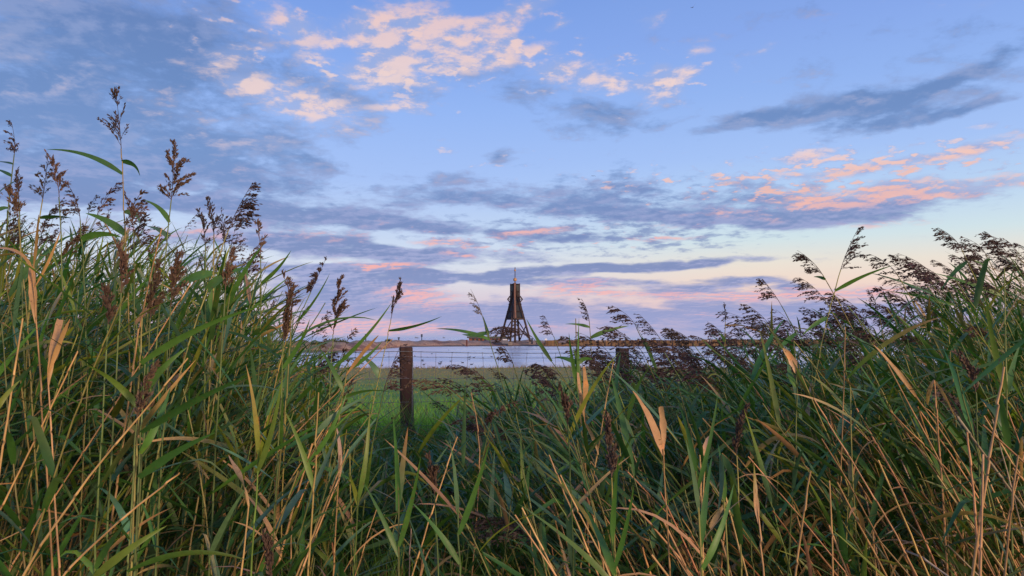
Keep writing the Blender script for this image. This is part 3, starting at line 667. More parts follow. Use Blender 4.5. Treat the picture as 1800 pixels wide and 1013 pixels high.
ship(1058, 5200, 26, 'faint grey ship on the horizon above the middle of the jetty')
ship(732, 5200, 22, 'faint grey ship on the horizon beside the blue marker pole')
ship(780, 6000, 14, 'tiny grey ship on the horizon left of the brick pavilion')

# gulls
m_gull = simple('gull_feathers', (.10, .11, .14), (.2, .21, .24), 6, .8)
def gull(px, py, D, wl, roll, lab):
    c = at(px, py, D); mb = MB(); e = empty('gull', tuple(c)); tag(e, lab, 'bird')
    lathe_rows = [(-.24, .01), (-.15, .05), (0, .075), (.12, .055), (.19, .045), (.26, .008)]
    a = np.arange(8) * math.pi / 4
    V = np.array([[(c[0] + r_ * math.cos(t) , c[1] + z_, c[2] + r_ * math.sin(t)) for t in a] for z_, r_ in lathe_rows]).reshape(-1, 3)
    i = np.arange(5)[:, None] * 8; j = np.arange(8)[None]; j2 = (j + 1) % 8
    mb.add(V, np.stack([i + j, i + j2, i + 8 + j2, i + 8 + j], -1).reshape(-1, 4), (.3,) * 3); mb.build('body', m_gull, e)
    for sgn, (z1, z2) in zip((-1, 1), wl):
        mb = MB(); pts = [(0.04, 0.0), (.34, z1), (.62, z2)]; ch = [.16, .14, .02]; V = []
        for (xx, zz_), w_ in zip(pts, ch):
            for yy in (-w_ / 2, w_ / 2):
                for tz in (-.012, .012): V.append((c[0] + sgn * xx * math.cos(roll), c[1] + yy, c[2] + zz_ + sgn * xx * math.sin(roll) + tz))
        F = []
        for s_ in range(2):
            o0 = s_ * 4
            F += [(o0, o0 + 2, o0 + 6, o0 + 4), (o0 + 1, o0 + 5, o0 + 7, o0 + 3), (o0, o0 + 4, o0 + 5, o0 + 1), (o0 + 2, o0 + 3, o0 + 7, o0 + 6)]
        mb.add(V, F, (.3,) * 3); mb.build('wing', m_gull, e, False)
gull(1042.5, 309.5, 150, ((.05, -.28), (.05, -.2)), 0.0, 'small grey gull flying with drooped wings above the beacon tower')
gull(1218, 13, 130, ((.16, .38), (.16, .34)), R(40), 'small dark gull banking with raised wings at the top of the sky')

# ducks on the lagoon
m_duck = simple('duck_feathers', (.03, .028, .03), (.055, .048, .045), 8, .7)
ducks = [(729.5, 626.7), (742.5, 633.4), (743, 635.3), (745.3, 641.2), (733, 647.6), (751, 628.6), (762, 646.6), (775, 637.2), (773, 640.4), (792.5, 635.7), (788.5, 615.6), (813, 638.2), (825, 632.2), (825.5, 628.4), (833, 629.4), (759, 622.4), (589, 622.2), (581, 622.2), (632, 622.4),
         (590, 632.5), (593.5, 633.5), (627, 630.6), (634, 629.2), (637, 640), (653, 622.6), (675, 625.5), (829, 641.3), (864, 628), (671, 643)]
duck_mesh = None
dmb = MB(); V = []
rows_ = [(-.30, .02, .13), (-.24, .05, .11), (-.12, .11, .08), (0.05, .13, .07), (.16, .10, .09), (.21, .05, .14), (.21, .042, .22), (.23, .055, .27), (.29, .04, .275), (.36, .012, .255)]
a = np.arange(8) * math.pi / 4
V = np.array([[(x_, r_ * math.cos(t), z_ + r_ * .8 * math.sin(t)) for t in a] for x_, r_, z_ in rows_]).reshape(-1, 3)
i = np.arange(len(rows_) - 1)[:, None] * 8; j = np.arange(8)[None]; j2 = (j + 1) % 8
dmb.add(V, np.stack([i + j, i + j2, i + 8 + j2, i + 8 + j], -1).reshape(-1, 4), (.05,) * 3)
duck0 = dmb.build('duck', m_duck)
for n_, (x_, y_) in enumerate(ducks):
    o = duck0 if n_ == 0 else duck0.copy()
    if n_: COL.objects.link(o)
    d_ = ray(x_, y_); tt = (WATER_Z - EYE) / d_[2]; o.location = (d_[0] * tt, d_[1] * tt, WATER_Z - .02)
    o.rotation_euler = (0, 0, rng.choice([0, math.pi]) + rng.normal(0, .4)); s_ = rng.uniform(.6, .9); o.scale = (s_,) * 3
    if x_ < 700: tag(o, 'dark duck swimming on the pale lagoon left of the left fence post', 'duck', 'ducks on the lagoon left of the left post')
    else: tag(o, 'dark duck swimming on the pale lagoon between the two fence posts', 'duck', 'ducks on the lagoon between the posts')

# ------------------------------------------------------------------ fence
m_post = simple('post_wood', (0.034, 0.020, 0.019), (0.070, 0.036, 0.031), 14, .85, .6, (1.6, 1.6, .22), 6)
m_wire = simple('galvanised_wire', (.11, .12, .14), (.22, .23, .26), 30, .5, 0, metal=.3)
fence = empty('wire_fence', (0, 8, 0)); tag(fence, 'wire netting livestock fence on dark brown wooden posts behind the reeds', 'fence')
FP = [(-680, 606, 6.9), (-120, 607, 6.9), (290, 608.5, 7.0), (714, 610, 7.4), (1093.5, 612, 8.2), (1440, 611, 9.0), (1760, 610, 9.9), (2060, 610, 10.8), (2350, 610, 11.8)]
tops = [at(*p) for p in FP]
def rpost(mb, p, w, zb, rot=0.06):
    lean_ = rng.normal(0, .018); n_ = 7; zs = np.linspace(zb, p[2] - .012, n_); k_ = 8; V = []
    prof2 = [(-.5, -.36), (-.36, -.5), (.36, -.5), (.5, -.36), (.5, .36), (.36, .5), (-.36, .5), (-.5, .36)]
    zs = list(zs) + [p[2]]; sc2 = [1] * n_ + [.86]
    for z_, s_ in zip(zs, sc2):
        jx, jy = rng.normal(0, .0012, 2)
        for u, v_ in prof2: V.append((p[0] + jx + (p[2] - z_) * lean_ + w * s_ * (u * math.cos(rot) - v_ * math.sin(rot)), p[1] + jy + w * s_ * (u * math.sin(rot) + v_ * math.cos(rot)), z_))
    m_ = len(zs); F = [(r_ * k_ + j_, r_ * k_ + (j_ + 1) % k_, (r_ + 1) * k_ + (j_ + 1) % k_, (r_ + 1) * k_ + j_) for r_ in range(m_ - 1) for j_ in range(k_)]
    b0 = (m_ - 1) * k_; F += [(b0, b0 + 1, b0 + 2, b0 + 3), (b0, b0 + 3, b0 + 4, b0 + 7), (b0 + 7, b0 + 4, b0 + 5, b0 + 6)]
    mb.add(V, F, (.1,) * 3)
for q, p in enumerate(tops):
    mb = MB(); rpost(mb, p, .132, -.15, .05 + .04 * q % .1); po = mb.build('post', m_post, fence, False)
    if q in (3,):
        mb = MB(); box(mb, (p[0] + .0715, p[1] - .06, -.1), (p[0] + .080, p[1] - .035, p[2] - .16)); mb.build('metal_strip', m_wire, po, False)
# wires: heights below the eye-level top at each post, from the photograph
offs = [.045, .098, .32, .56, .80, 1.02]
mbw = {}
for wi, of in enumerate(offs):
    mb = MB(); P = []
    for p, q in zip(tops[:-1], tops[1:]):
        for t in np.linspace(0, 1, 13)[:-1]:
            s_ = p * (1 - t) + q * t; sag = (.016 if wi < 2 else .008) * 4 * t * (1 - t)
            P.append((s_[0], s_[1] - .078, s_[2] - of - sag + rng.normal(0, .0012)))
    tube(mb, P, .0034 if wi == 0 else .0024, .0034 if wi == 0 else .0024, (.2,) * 3, (.2,) * 3, 4)
    P = np.array(P)
    if wi in (0,):
        pass
    mb.build('wire', m_wire, fence)
mb = MB()      # top barbed strand, clear of the netting
P = []
for p, q in zip(tops[:-1], tops[1:]):
    for t in np.linspace(0, 1, 13)[:-1]:
        s_ = p * (1 - t) + q * t; P.append((s_[0], s_[1] - .079, s_[2] - .004 - .012 * 4 * t * (1 - t)))
P = np.array(P); tube(mb, P[40:], .0022, .0022, (.2,) * 3, (.2,) * 3, 4)
for q in np.arange(40, len(P) - 1, .6):
    a_ = P[int(q)] * (1 - q % 1) + P[int(q) + 1] * (q % 1)
    for _ in range(2):
        d_ = rng.normal(0, 1, 3); d_ /= np.linalg.norm(d_); tube(mb, [a_ - d_ * .012, a_ + d_ * .012], .001, .0006, (.2,) * 3, (.2,) * 3, 3)
mb.build('barbed_wire', m_wire, fence)
mb = MB(); kn = MB()
for p, q in zip(tops[:-1], tops[1:]):
    L_ = np.linalg.norm(q - p); nn = int(L_ / .165)
    for e_ in range(1, nn):
        t = e_ / nn; s_ = p * (1 - t) + q * t; sag = .014 * 4 * t * (1 - t); jx = rng.normal(0, .006); jl = rng.normal(0, .03)
        zz_ = s_[2] - np.array(offs) - sag; xx = s_[0] + np.array([0, jl * .3, jl, jl * 1.1, jl * 1.1, jl]) * .8 + jx
        pts = np.stack([xx, np.full(6, s_[1] - .0805), zz_], 1); tube(mb, pts, .0021, .0021, (.2,) * 3, (.2,) * 3, 3)
        for a_ in pts[:4]: tube(kn, [a_ - (.009, 0, 0), a_ + (.009, 0, 0)], .0035, .0035, (.15,) * 3, (.15,) * 3, 4)
mb.merge(kn, 0); mb.build('wire_netting', m_wire, fence)

# ------------------------------------------------------------------ grasses that nobody could count
def blades(mb, X, Y, Z, h, w, lean, c, r, n=4):
    N = len(X); az = r.random(N) * 2 * math.pi; s = np.linspace(0, 1, n)
    wind = np.stack([np.cos(az), np.sin(az)], 1) * (lean * h)[:, None]
    P = np.zeros((N, n, 3)); P[:, :, 0] = X[:, None] + wind[:, :1] * s[None] ** 2; P[:, :, 1] = Y[:, None] + wind[:, 1:] * s[None] ** 2
    P[:, :, 2] = Z[:, None] + h[:, None] * (s - .25 * lean[:, None] * s ** 2)
    a2 = r.random(N) * 2 * math.pi; sd = np.stack([np.cos(a2), np.sin(a2), np.zeros(N)], 1)[:, None] * (w[:, None] / 2 * (1 - s ** 1.6 * .95)[None])[..., None]
    V = np.stack([P + sd, P - sd], 2).reshape(-1, 3)
    i = (np.arange(N)[:, None] * n + np.arange(n - 1)[None]).reshape(-1, 1) * 2
    mb.add(V, i + np.array([0, 1, 3, 2]), np.repeat(c, n * 2, 0))
r = np.random.default_rng(11)
N = 34000; D_ = 7.0 + 17 * r.random(N) ** 1.5; px_ = r.uniform(380, 1300, N); X = (px_ - 900) / FPX * D_
cl = r.random((N, 1)); c = np.array((.13, .36, .03)) * (1 - cl) + np.array((.24, .48, .05)) * cl
dry = r.random(N) < np.clip((D_ - 12) / 40, .02, .3); c[dry] = np.array((.27, .20, .08)) * (.7 + .5 * r.random((dry.sum(), 1)))
mb = MB(); blades(mb, X, D_, meadow_z(X, D_), (.07 + .16 * r.random(N)) * (1 + .6 * (D_ < 13)), .004 + .004 * r.random(N) + D_ * .0002, .2 + .8 * r.random(N), c, r)
N = 14000; D_ = 24 + 52 * r.random(N); px_ = r.uniform(400, 1300, N); X = (px_ - 900) / FPX * D_
cl = r.random((N, 1)); c = np.array((.13, .29, .035)) * (1 - cl) + np.array((.28, .33, .07)) * cl
dry = r.random(N) < np.clip((D_ - 24) / 36, .08, .9); c[dry] = np.array((.42, .30, .10)) * (.7 + .5 * r.random((dry.sum(), 1)))
blades(mb, X, D_, meadow_z(X, D_), .05 + .12 * r.random(N), .015 + .02 * r.random(N), .3 + .8 * r.random(N), c, r, 3)
N = 5000; X = r.uniform(-36, 30, N); D_ = 74 + 4.0 * r.random(N) + 1.6 * np.sin(X * 0.09 + 1) + 1.0 * np.sin(X * 0.23)
c = np.array((.30, .21, .10)) * (.6 + .6 * r.random((N, 1)))
blades(mb, X, D_, meadow_z(X, D_), (.15 + .4 * r.random(N) ** 2), .02 + .02 * r.random(N), .2 + .5 * r.random(N), c, r, 3)
mb.build('meadow_grass', M_GRASS)['kind'] = 'stuff'

# canopy of the reed bed: top of the dense leaves over the photograph's width
CX = [-300, 0, 100, 200, 300, 400, 460, 500, 560, 590, 620, 650, 700, 750, 800, 850, 900, 1000, 1100, 1200, 1300, 1350, 1400, 1500, 1600, 1700, 1800, 2100]
CY = [340, 355, 365, 385, 395, 440, 525, 580, 630, 695, 722, 742, 752, 754, 738, 702, 668, 660, 632, 622, 620, 600, 580, 560, 540, 490, 445, 400]
def ztop(px, D): return EYE + D * (HORIZON - np.interp(px, CX, CY)) / FPX

def auto_leaves(r, out, P, px, nl, lo=.42, hi=.97, wide=1.0):
    n = len(P); baz = r.random() * 6.28
    for k_ in range(nl):
        q = lo + (hi - lo) * (k_ + r.random() * .7) / max(nl, 1); ii = q * (n - 1); i0 = min(int(ii), n - 2); b = P[i0] + (P[i0 + 1] - P[i0]) * (ii - i0)
        az = baz + k_ * math.pi + r.normal(0, .5)
        lee = math.pi if px > 760 else 0.15
        if r.random() < .42: az = lee + r.normal(0, .6)
        elif r.random() < .3: az = r.random() * 6.28
        L = (.20 + .20 * r.random()) * (1 - .4 * abs(q - .6)); W = (.012 + .015 * r.random()) * wide
        mb = MB(); c0, c1 = leafcols(r, 'green')
        a0 = .4 + .75 * r.random()
        leaf(mb, b, az, a0, a0 + .1 + 1.0 * r.random() ** 2, L, W, c0, c1, 9, r.normal(0, .8), (.45 + .4 * r.random()) if r.random() < .14 else None)
        out['leaves'].append((mb, 'green'))

def reed_shape(r, px, D, H, kind, plumed, rich=1.0):
    """geometry of one reed: stem, leaves, plume"""
    X = (px - 900) / FPX * D; lean = (lean_for(px, r) + ((.17 if px < 540 else -.08 if px > 900 else 0) if kind == 'dry' else 0)) * H; ly = r.normal(0.0, .08) * H
    n = 9; t = np.linspace(0, 1, n); z0 = float(zmeadow(X, D))
    P = np.stack([X - lean * .55 + lean * t ** 1.5 + .01 * r.normal(0, 1) * np.sin(t * 6), D + ly * t ** 1.5, z0 + (H - z0) * t], 1)
    out = dict(root=(P[0][0], P[0][1], z0), stem=MB(), leaves=[], plume=None, P=P)
    if kind == 'dry':
        u_ = r.random(); c = jit(CANE if u_ < .62 else np.array((.33, .26, .18)) if u_ < .82 else np.array((.26, .12, .05)), r, .25); w_ = r.uniform(.5, 1.15)
        P[:, 0] += r.normal(0, .012) * np.sin(t * 3.3) + r.normal(0, .006) * np.sin(t * 8)
        if r.random() < .3:   # snapped top
            k_ = int(r.integers(5, 8)); d_ = nrm(np.array([r.normal(0, 1), r.normal(0, .6), r.uniform(-1.0, .25)])); m_ = np.linalg.norm(P[1] - P[0])
            P[k_:] = P[k_ - 1] + d_ * m_ * np.arange(1, n - k_ + 1)[:, None]
        jointed(out['stem'], P, .0036 * w_, .0024 * w_, c, jit(c, r, .1), r, 5)
        for _ in range(r.integers(0, 3)):
            q = r.random() * .5 + .45; b = P[int(q * (n - 1))]; mb = MB(); c0, c1 = leafcols(r, 'dry')
            leaf(mb, b, r.random() * 6.28, .3 + .3 * r.random(), 1.0 + 1.8 * r.random(), .14 + .2 * r.random(), .009 + .011 * r.random(), c0, c1, 8, r.normal(0, 1.0)); out['leaves'].append((mb, 'dry'))
        return out
    sg = jit(STEM_G if r.random() < .65 else STEM_Y, r, .2); jointed(out['stem'], P, .0034, .0016, jit(CANE, r, .2) * .8 if r.random() < .6 else sg, sg, r, 5)
    auto_leaves(r, out, P, px, int(r.integers(7, 10)) + (3 if px < 470 or px > 1250 else 0))
    if plumed:
        mb = MB(); T = nrm(P[-1] - P[-2]); L = .13 + .08 * r.random(); lee = lee_for(px); s = np.linspace(0, 1, 8)[:, None]
        A = P[-1] + T * L * s + lee * L * .45 * s ** 2 * (1 if px > 520 else .5)
        plume(mb, A, r, lee, .36 + .2 * r.random(), .25 + .25 * r.random(), jit(PURP if px > 640 or r.random() < .6 else BROWN, r, .2), .8 * rich, 1.15 if rich > .9 else 1.6, .25 if px < 520 else .55); out['plume'] = mb
    return out

# ---- stuff: the crowd of reeds beyond the nearest three hundred
bed = MB(); r = np.random.default_rng(21)
def put(shape, tgt):
    tgt.merge(shape['stem'], 1)
    for m_, _ in shape['leaves']: tgt.merge(m_, 0)
    if shape['plume'] is not None: tgt.merge(shape['plume'], 2)
cnt = 0
while cnt < 2600:
    D = 2.0 + 4.9 * r.random() ** .9; px = r.uniform(-260, 2060)
    if 580 < px < 860 and r.random() < .4: continue
    zt = ztop(px, D)
    H = float(np.clip((zt - .08) * (0.72 + .28 * r.random()), .4, 2.5))
    plumed = D > 2.8 and r.random() < (.20 if px < 600 else .10 if px < 1000 else .26 if px < 1350 else .42) and H > (zt - .1) * .86
    put(reed_shape(r, px, D, H + (.07 if plumed else 0), 'green', plumed, .55), bed); cnt += 1
for _ in range(2500):
    D = 1.75 + 3.2 * r.random() ** 1.2; px = r.uniform(-200, 2000)
    if 520 < px < 920 and r.random() < .8: continue
    if px < 540 and r.random() < .78: continue
    if px < 1100 and r.random() < .3: continue
    put(reed_shape(r, px, D, float(np.clip(ztop(px, D) * (.35 + .48 * r.random()), .3, 1.25)), 'dry', False), bed)
bed.build('reed_bed', [M_LEAF, M_STEM, M_PLUME])['kind'] = 'stuff'
# understorey of grass and dead leaves
mb = MB(); N = 26000; D_ = 1.7 + 5.2 * r.random(N); px_ = np.where(r.random(N) < .5, r.normal(740, 150, N), r.uniform(-250, 2050, N)); X = (px_ - 900) / FPX * D_
cl = r.random((N, 1)); c = np.array((.055, .13, .022)) * (1 - cl) + np.array((.13, .24, .04)) * cl
dry = r.random(N) < .25; c[dry] = np.array((.34, .22, .10)) * (.5 + .7 * r.random((dry.sum(), 1)))
mid = np.exp(-((px_ - 740) / 190) ** 2)
blades(mb, X, D_, zmeadow(X, D_), (.2 + .4 * r.random(N)) * (1 + .75 * mid), .003 + .005 * r.random(N), .3 + .7 * r.random(N), c, r, 6)
N = 5200; D_ = 1.45 + 2.6 * r.random(N); px_ = np.clip(r.normal(730, 105, N), 480, 1010); X = (px_ - 900) / FPX * D_
cl = r.random((N, 1)); c = np.array((.075, .175, .030)) * (1 - cl) + np.array((.17, .29, .05)) * cl
dry = r.random(N) < .12; c[dry] = np.array((.42, .28, .12)) * (.6 + .6 * r.random((dry.sum(), 1)))
blades(mb, X, D_, zmeadow(X, D_), np.minimum((.55 + .45 * r.random(N)), np.maximum(.3, ztop(px_, D_) - .02)), .004 + .006 * r.random(N), .15 + .6 * r.random(N), c, r, 7)
mb.build('undergrowth_grass', M_GRASS)['kind'] = 'stuff'

# ---- individual reeds
def place(shape, nm, lab, cat, group):
    e = empty(nm, tuple(float(v) for v in shape['root'])); tag(e, lab, cat, group)
    shape['stem'].build('stem', M_STEM, e)
    for m_, k_ in shape['leaves']: m_.build('leaf', M_LEAF, e)
    if shape['plume'] is not None: shape['plume'].build('plume', M_PLUME, e)
    return e
G_R, G_D = 'green reeds standing in the reed bed', 'dead reed stalks standing in the reed bed'

def stem_path(D, pts, n=14):
    """points of the picture from the top down, continued to the ground"""
    W = [at(x, y, D) for x, y in pts]
    d = W[-1] - W[-2]; d = d / max(-d[2], 1e-3); z0 = float(zmeadow(W[-1][0], D))
    need = W[-1][2] - z0
    if need > 0.02:
        d[0] = np.clip(d[0], -.6, .6); W.append(W[-1] + np.array([d[0] * need * .75, .03 * need, -need]))
    W = np.array(W[::-1]); L = np.concatenate([[0], np.cumsum(np.linalg.norm(np.diff(W, axis=0), axis=1))]); u = np.linspace(0, L[-1], n)
    P = np.stack([np.interp(u, L, W[:, k_]) for k_ in range(3)], 1)
    for _ in range(2): P[1:-1] = .25 * P[:-2] + .5 * P[1:-1] + .25 * P[2:]
    return P
HCOL = dict(deep=G_DEEP, mid=G_MID, glau=G_GLAU, yel=G_YEL, tan=TAN, pale=TANP, lime=np.array((.12, .19, .035)))
def px_leaf(r, D, spec):
    sx, sy, tx, ty, w, bow, col = spec[:7]; col2 = spec[7] if len(spec) > 7 else col
    p0 = at(sx, sy, D); p2 = at(tx, ty, D + r.normal(0, .06)); L = np.linalg.norm(p2 - p0)
    v = np.array([tx - sx, ty - sy], float); pl = np.array([v[1], -v[0]]) / (np.linalg.norm(v) + 1e-6)
    if pl[1] > 0: pl = -pl
    mx, my = (sx + tx) / 2 + pl[0] * bow * 2, (sy + ty) / 2 + pl[1] * bow * 2
    p1 = at(mx, my, D - .12 * L * r.random()); n = 12; P = bez(p0, p1, p2, n); T = nrm(np.gradient(P, axis=0))
    view = nrm(P - np.array([0, 0, EYE])); S = np.cross(T, view); th = r.normal(.35, .25) + r.normal(0, .9 if col in ('tan', 'pale') else .5) * np.linspace(0, 1, n); N = np.cross(T, S)
    S = S * np.cos(th)[:, None] + N * np.sin(th)[:, None]; s = np.linspace(0, 1, n)
    if len(spec) > 8: prof = np.minimum(1, .22 + s / .5 * .78) * (1 - .35 * s ** 3)
    elif col in ('tan', 'pale'): prof = np.minimum(1, .25 + s / .35 * .75) * (1 - .55 * s ** 2.2 - .35 * s ** 9) + .03
    else: prof = None
    dead = col in ('tan', 'pale')
    if dead:
        ph = r.random() * 6; P = P + N * (np.sin(s * 9 + ph) * .10 * w * D / FPX)[:, None]
        prof = prof * (1 + .09 * np.sin(s * 17 + ph) + r.normal(0, .05, n))
    mb = MB(); strip(mb, P, w * D / FPX * (1.0 if dead else 1.12), S, .45 if dead else .22, jit(HCOL[col], r, .1), jit(HCOL[col2], r, .1), prof); return mb
def hero(label, D, pts, pl=None, leaves=(), nauto=4, dry=False, stemc=None, rad=.0030, lo=.45, hi=.9):
    P = stem_path(D, pts); out = dict(root=P[0], stem=MB(), leaves=[], plume=None, P=P); r = hr; px = pts[0][0]
    c = jit(CANE if dry else (STEM_G if r.random() < .6 else STEM_Y), r, .15) if stemc is None else jit(HCOL[stemc], r, .1)
    jointed(out['stem'], P, rad * 1.25, rad * .55, c, c, r)
    u_ = np.linspace(0, len(P) - 1, 240); sx_ = np.array([pix(q) for q in np.stack([np.interp(u_, np.arange(len(P)), P[:, q_]) for q_ in range(3)], 1)])
    for sp in leaves:       # each leaf grows from its stem
        k_ = int(np.argmin(np.hypot(sx_[:, 0] - sp[0], (sx_[:, 1] - sp[1]) * .6)))
        if np.hypot(*(sx_[k_] - sp[:2])) < 60: sp = (*sx_[k_], *sp[2:])
        out['leaves'].append((px_leaf(r, D, sp), 0))
    if nauto: auto_leaves(r, out, P, px, nauto, lo, hi)
    if pl is not None:
        (tx, ty), spread, droop, dens, bias, col, lee = pl
        b = P[-1]; tip = at(tx, ty, D); T = nrm(P[-1] - P[-2]); L = np.linalg.norm(tip - b)
        A = bez(b, b + T * L * .45, tip, 9); mb = MB(); dens *= .85
        leev = np.array([lee, .15, -.35 if abs(lee) > .5 else 0.0]); leev = leev / np.linalg.norm(leev)
        plume(mb, A, r, leev, spread, droop, jit(dict(p=PURP, b=BROWN, l=PALE)[col], r, .12), dens, 1.0, bias); out['plume'] = mb
    return place(out, 'dry_reed_stalk' if dry else 'reed', label, 'dead reed' if dry else 'reed', G_D if dry else G_R)
hr = np.random.default_rng(77)
UP = lambda tip, spread=.38, droop=.12, dens=1.0, bias=.15, col='p', lee=.4: (tip, spread, droop, dens, bias, col, lee)
DR = lambda tip, spread=.55, droop=.5, dens=1.0, bias=.6, col='p', lee=-1.0: (tip, spread, droop, dens, bias, col, lee)
# the left clump
hero('tallest reed with open feathery plume rising highest against the sky at left', 2.4, [(213, 262), (217, 340), (224, 480), (228, 620)], UP((203, 160), .62, .05, .8, .3, 'p', -.9), [(213, 306, 82, 263, 11, 12, 'deep'), (214, 284, 246, 310, 11, 9, 'deep'), (219, 375, 246, 392, 12, 8, 'glau'), (221, 415, 150, 375, 16, 6, 'mid')], 3, lo=.3, hi=.62)
hero('reed with broad bushy reddish brown plume, second tallest in the left clump', 2.2, [(301, 352), (297, 420), (280, 540), (265, 680)], UP((306, 250), .75, .12, 1.5, .1, 'b', .3), [(299, 392, 253, 352, 12, 7, 'mid'), (298, 420, 258, 398, 13, 4, 'glau')], 3, lo=.3, hi=.68)
hero('slim reed with dark tufted plume at the left edge of the sky', 2.5, [(25, 272), (16, 350), (6, 460), (-5, 600)], UP((20, 215), .5, .3, .9, .4, 'p', -.8), [(23, 287, -14, 285, 8, 2, 'deep'), (21, 311, -14, 296, 8, 2, 'deep'), (13, 366, -24, 384, 11, 5, 'mid')], 3, lo=.3, hi=.6)
hero('right one of two crossing narrow plumed reeds left of the tallest reed', 2.3, [(104, 347), (107, 395), (112, 520), (110, 700)], UP((82, 268), .28, .25, 1.0, .3, 'b', .6), (), 4, lo=.3, hi=.65)
hero('left one of two crossing narrow plumed reeds left of the tallest reed', 2.35, [(75, 350), (63, 395), (52, 500), (45, 650)], UP((84, 272), .5, .2, .7, .3, 'p', -.6), [(66, 380, 128, 384, 9, 3, 'deep')], 4, lo=.3, hi=.65)
hero('short brown plumed reed under the slim plume at the left edge', 2.2, [(33, 352), (36, 420), (40, 560)], UP((29, 300), .25, .1, .8), (), 4)
hero('reed with brown plume tilted left at the very left edge', 2.1, [(32, 386), (40, 450), (50, 600)], UP((6, 322), .3, .2, 1.1, .2, 'b'), (), 4)
hero('reed with ragged drooping plume between the crossing plumes and the tallest reed', 2.3, [(141, 388), (148, 460), (152, 600)], UP((116, 318), .5, .4, .8, .4, 'p', -.8), [(145, 420, 215, 418, 15, 8, 'mid')], 4)
hero('reed with a narrow plume close beside the stem of the tallest reed', 2.3, [(235, 410), (238, 480), (236, 620)], UP((220, 345), .35, .2, .8, .3, 'b', .5), (), 4)
hero('reed with thick dark plume arching right, rightmost of the high left plumes', 2.1, [(402, 404), (385, 450), (345, 560), (300, 700)], UP((443, 324), .5, .45, 1.4, .6, 'p', 1.0), [(372, 480, 300, 520, 18, 10, 'mid'), (360, 510, 438, 470, 18, 8, 'mid')], 3, lo=.3, hi=.6)
hero('reed with upright plume just left of the thick plume arching right', 2.2, [(376, 412), (378, 480), (370, 620)], UP((364, 352), .32, .2, .9), (), 4)
hero('reed with short dark plume, leftmost of the trio beside the arching plume', 2.2, [(361, 432), (364, 500), (360, 640)], UP((349, 372), .4, .25, .8), (), 4)
hero('reed with loose plume half hidden behind the thick arching plume', 2.6, [(395, 430), (398, 500), (396, 640)], UP((388, 366), .45, .3, .7), (), 3)
hero('thin reed with small plume right of the thick arching plume', 2.3, [(458, 448), (462, 520), (455, 640)], UP((452, 392), .3, .2, .8, .3, 'b'), [(462, 500, 512, 440, 8, -4, 'mid')], 3)
hero('leaning reed with dark one sided plume tilted right above the dune', 2.5, [(546, 514), (528, 560), (480, 650), (440, 760)], UP((573, 455), .42, .35, 1.2, .6, 'p', -1.0), [(525, 568, 580, 480, 6, -4, 'mid')], 4, lo=.3, hi=.7)
hero('reed with slender dark brown plume standing alone above the dune bush', 2.6, [(586, 588), (583, 640), (576, 730)], UP((598, 490), .38, .15, 1.3, .2, 'b', .8), [(582, 650, 690, 530, 9, -6, 'mid')], 3)
hero('lone reed with narrow upright plume above the left fence post', 2.9, [(687, 562), (680, 592), (668, 660), (648, 740)], UP((703, 496), .24, .1, 1.0), [(684, 581, 777, 556, 8, -4, 'deep'), (668, 664, 632, 625, 13, 6, 'glau')], 1, lo=.3, hi=.5)
hero('reed with tangled brown plume left of the leaning dark plume', 2.0, [(512, 548), (514, 600), (500, 720)], UP((496, 480), .35, .3, .9, .3, 'b'), (), 4)
hero('reed with dense upright rust brown plume at the right edge of the left clump', 1.9, [(498, 600), (497, 680), (488, 800)], UP((512, 508), .2, .1, 1.6, .2, 'b'), [(497, 650, 545, 560, 9, -5, 'mid')], 4)
for (lab, D, t, b_, c_) in (('reed with dense brown plume low in the left clump beneath the tallest reed', 1.8, (208, 432), (213, 515), 'b'), ('reed with dusky brown plume below the broad bushy plume', 1.8, (312, 440), (300, 540), 'b'), ('reed with ragged brown plume just left of the dusky brown plume', 1.75, (276, 462), (264, 560), 'b'),
                           ('low reed with dark brown plume sunk in leaves at left', 1.7, (178, 500), (190, 570), 'b'), ('low reed with rust brown plume under the thick arching plume', 1.8, (408, 440), (396, 510), 'b'), ('lowest brown plumed reed in the left clump, above the diagonal dead canes', 1.6, (272, 640), (240, 745), 'b')):
    hero(lab, D, [b_, (b_[0] - 4, b_[1] + 90), (b_[0] - 14, b_[1] + 220)], UP(t, .3, .2, 1.3, .2, c_), (), 4)
# the middle, below and beside the tower
hero('reed with pale sparse grassy plume left of the beacon tower', 3.1, [(848, 556), (858, 588), (868, 625), (892, 700)], UP((827, 508), .32, .3, .45, .5, 'l', -1.0), [(858, 600, 766, 578, 9, 5, 'mid'), (857, 583, 812, 588, 9, -3, 'deep'), (859, 592, 849, 556, 7, 0, 'deep')], 1, lo=.3, hi=.5)
hero('reed with dark plume hanging left across the legs of the beacon tower', 3.2, [(940, 598), (962, 622), (1012, 690)], DR((868, 575)), [(985, 602, 925, 560, 8, -2, 'mid')], 3, lo=.3, hi=.7)
hero('reed with small tufted plume just right of the beacon tower', 3.8, [(973, 592), (984, 622), (1010, 690)], DR((957, 555), .5, .5, .8), (), 3, lo=.3, hi=.7)
hero('thin upright reed with small ragged plume between beacon tower and right post', 3.4, [(1036, 566), (1039, 605), (1044, 700)], UP((1022, 525), .35, .3, .7, .6, 'p', -1.0), [(1036, 575, 993, 570, 6, 2, 'mid'), (1038, 595, 1106, 573, 9, 3, 'mid')], 1, lo=.3, hi=.6)
hero('tall reed with comb like dark plume hanging left above the right fence post', 3.2, [(1119, 576), (1135, 612), (1168, 680)], DR((1077, 538)), [(1150, 660, 1112, 560, 10, 2, 'mid'), (1128, 596, 1150, 640, 9, 3, 'glau')], 3, lo=.3, hi=.7)
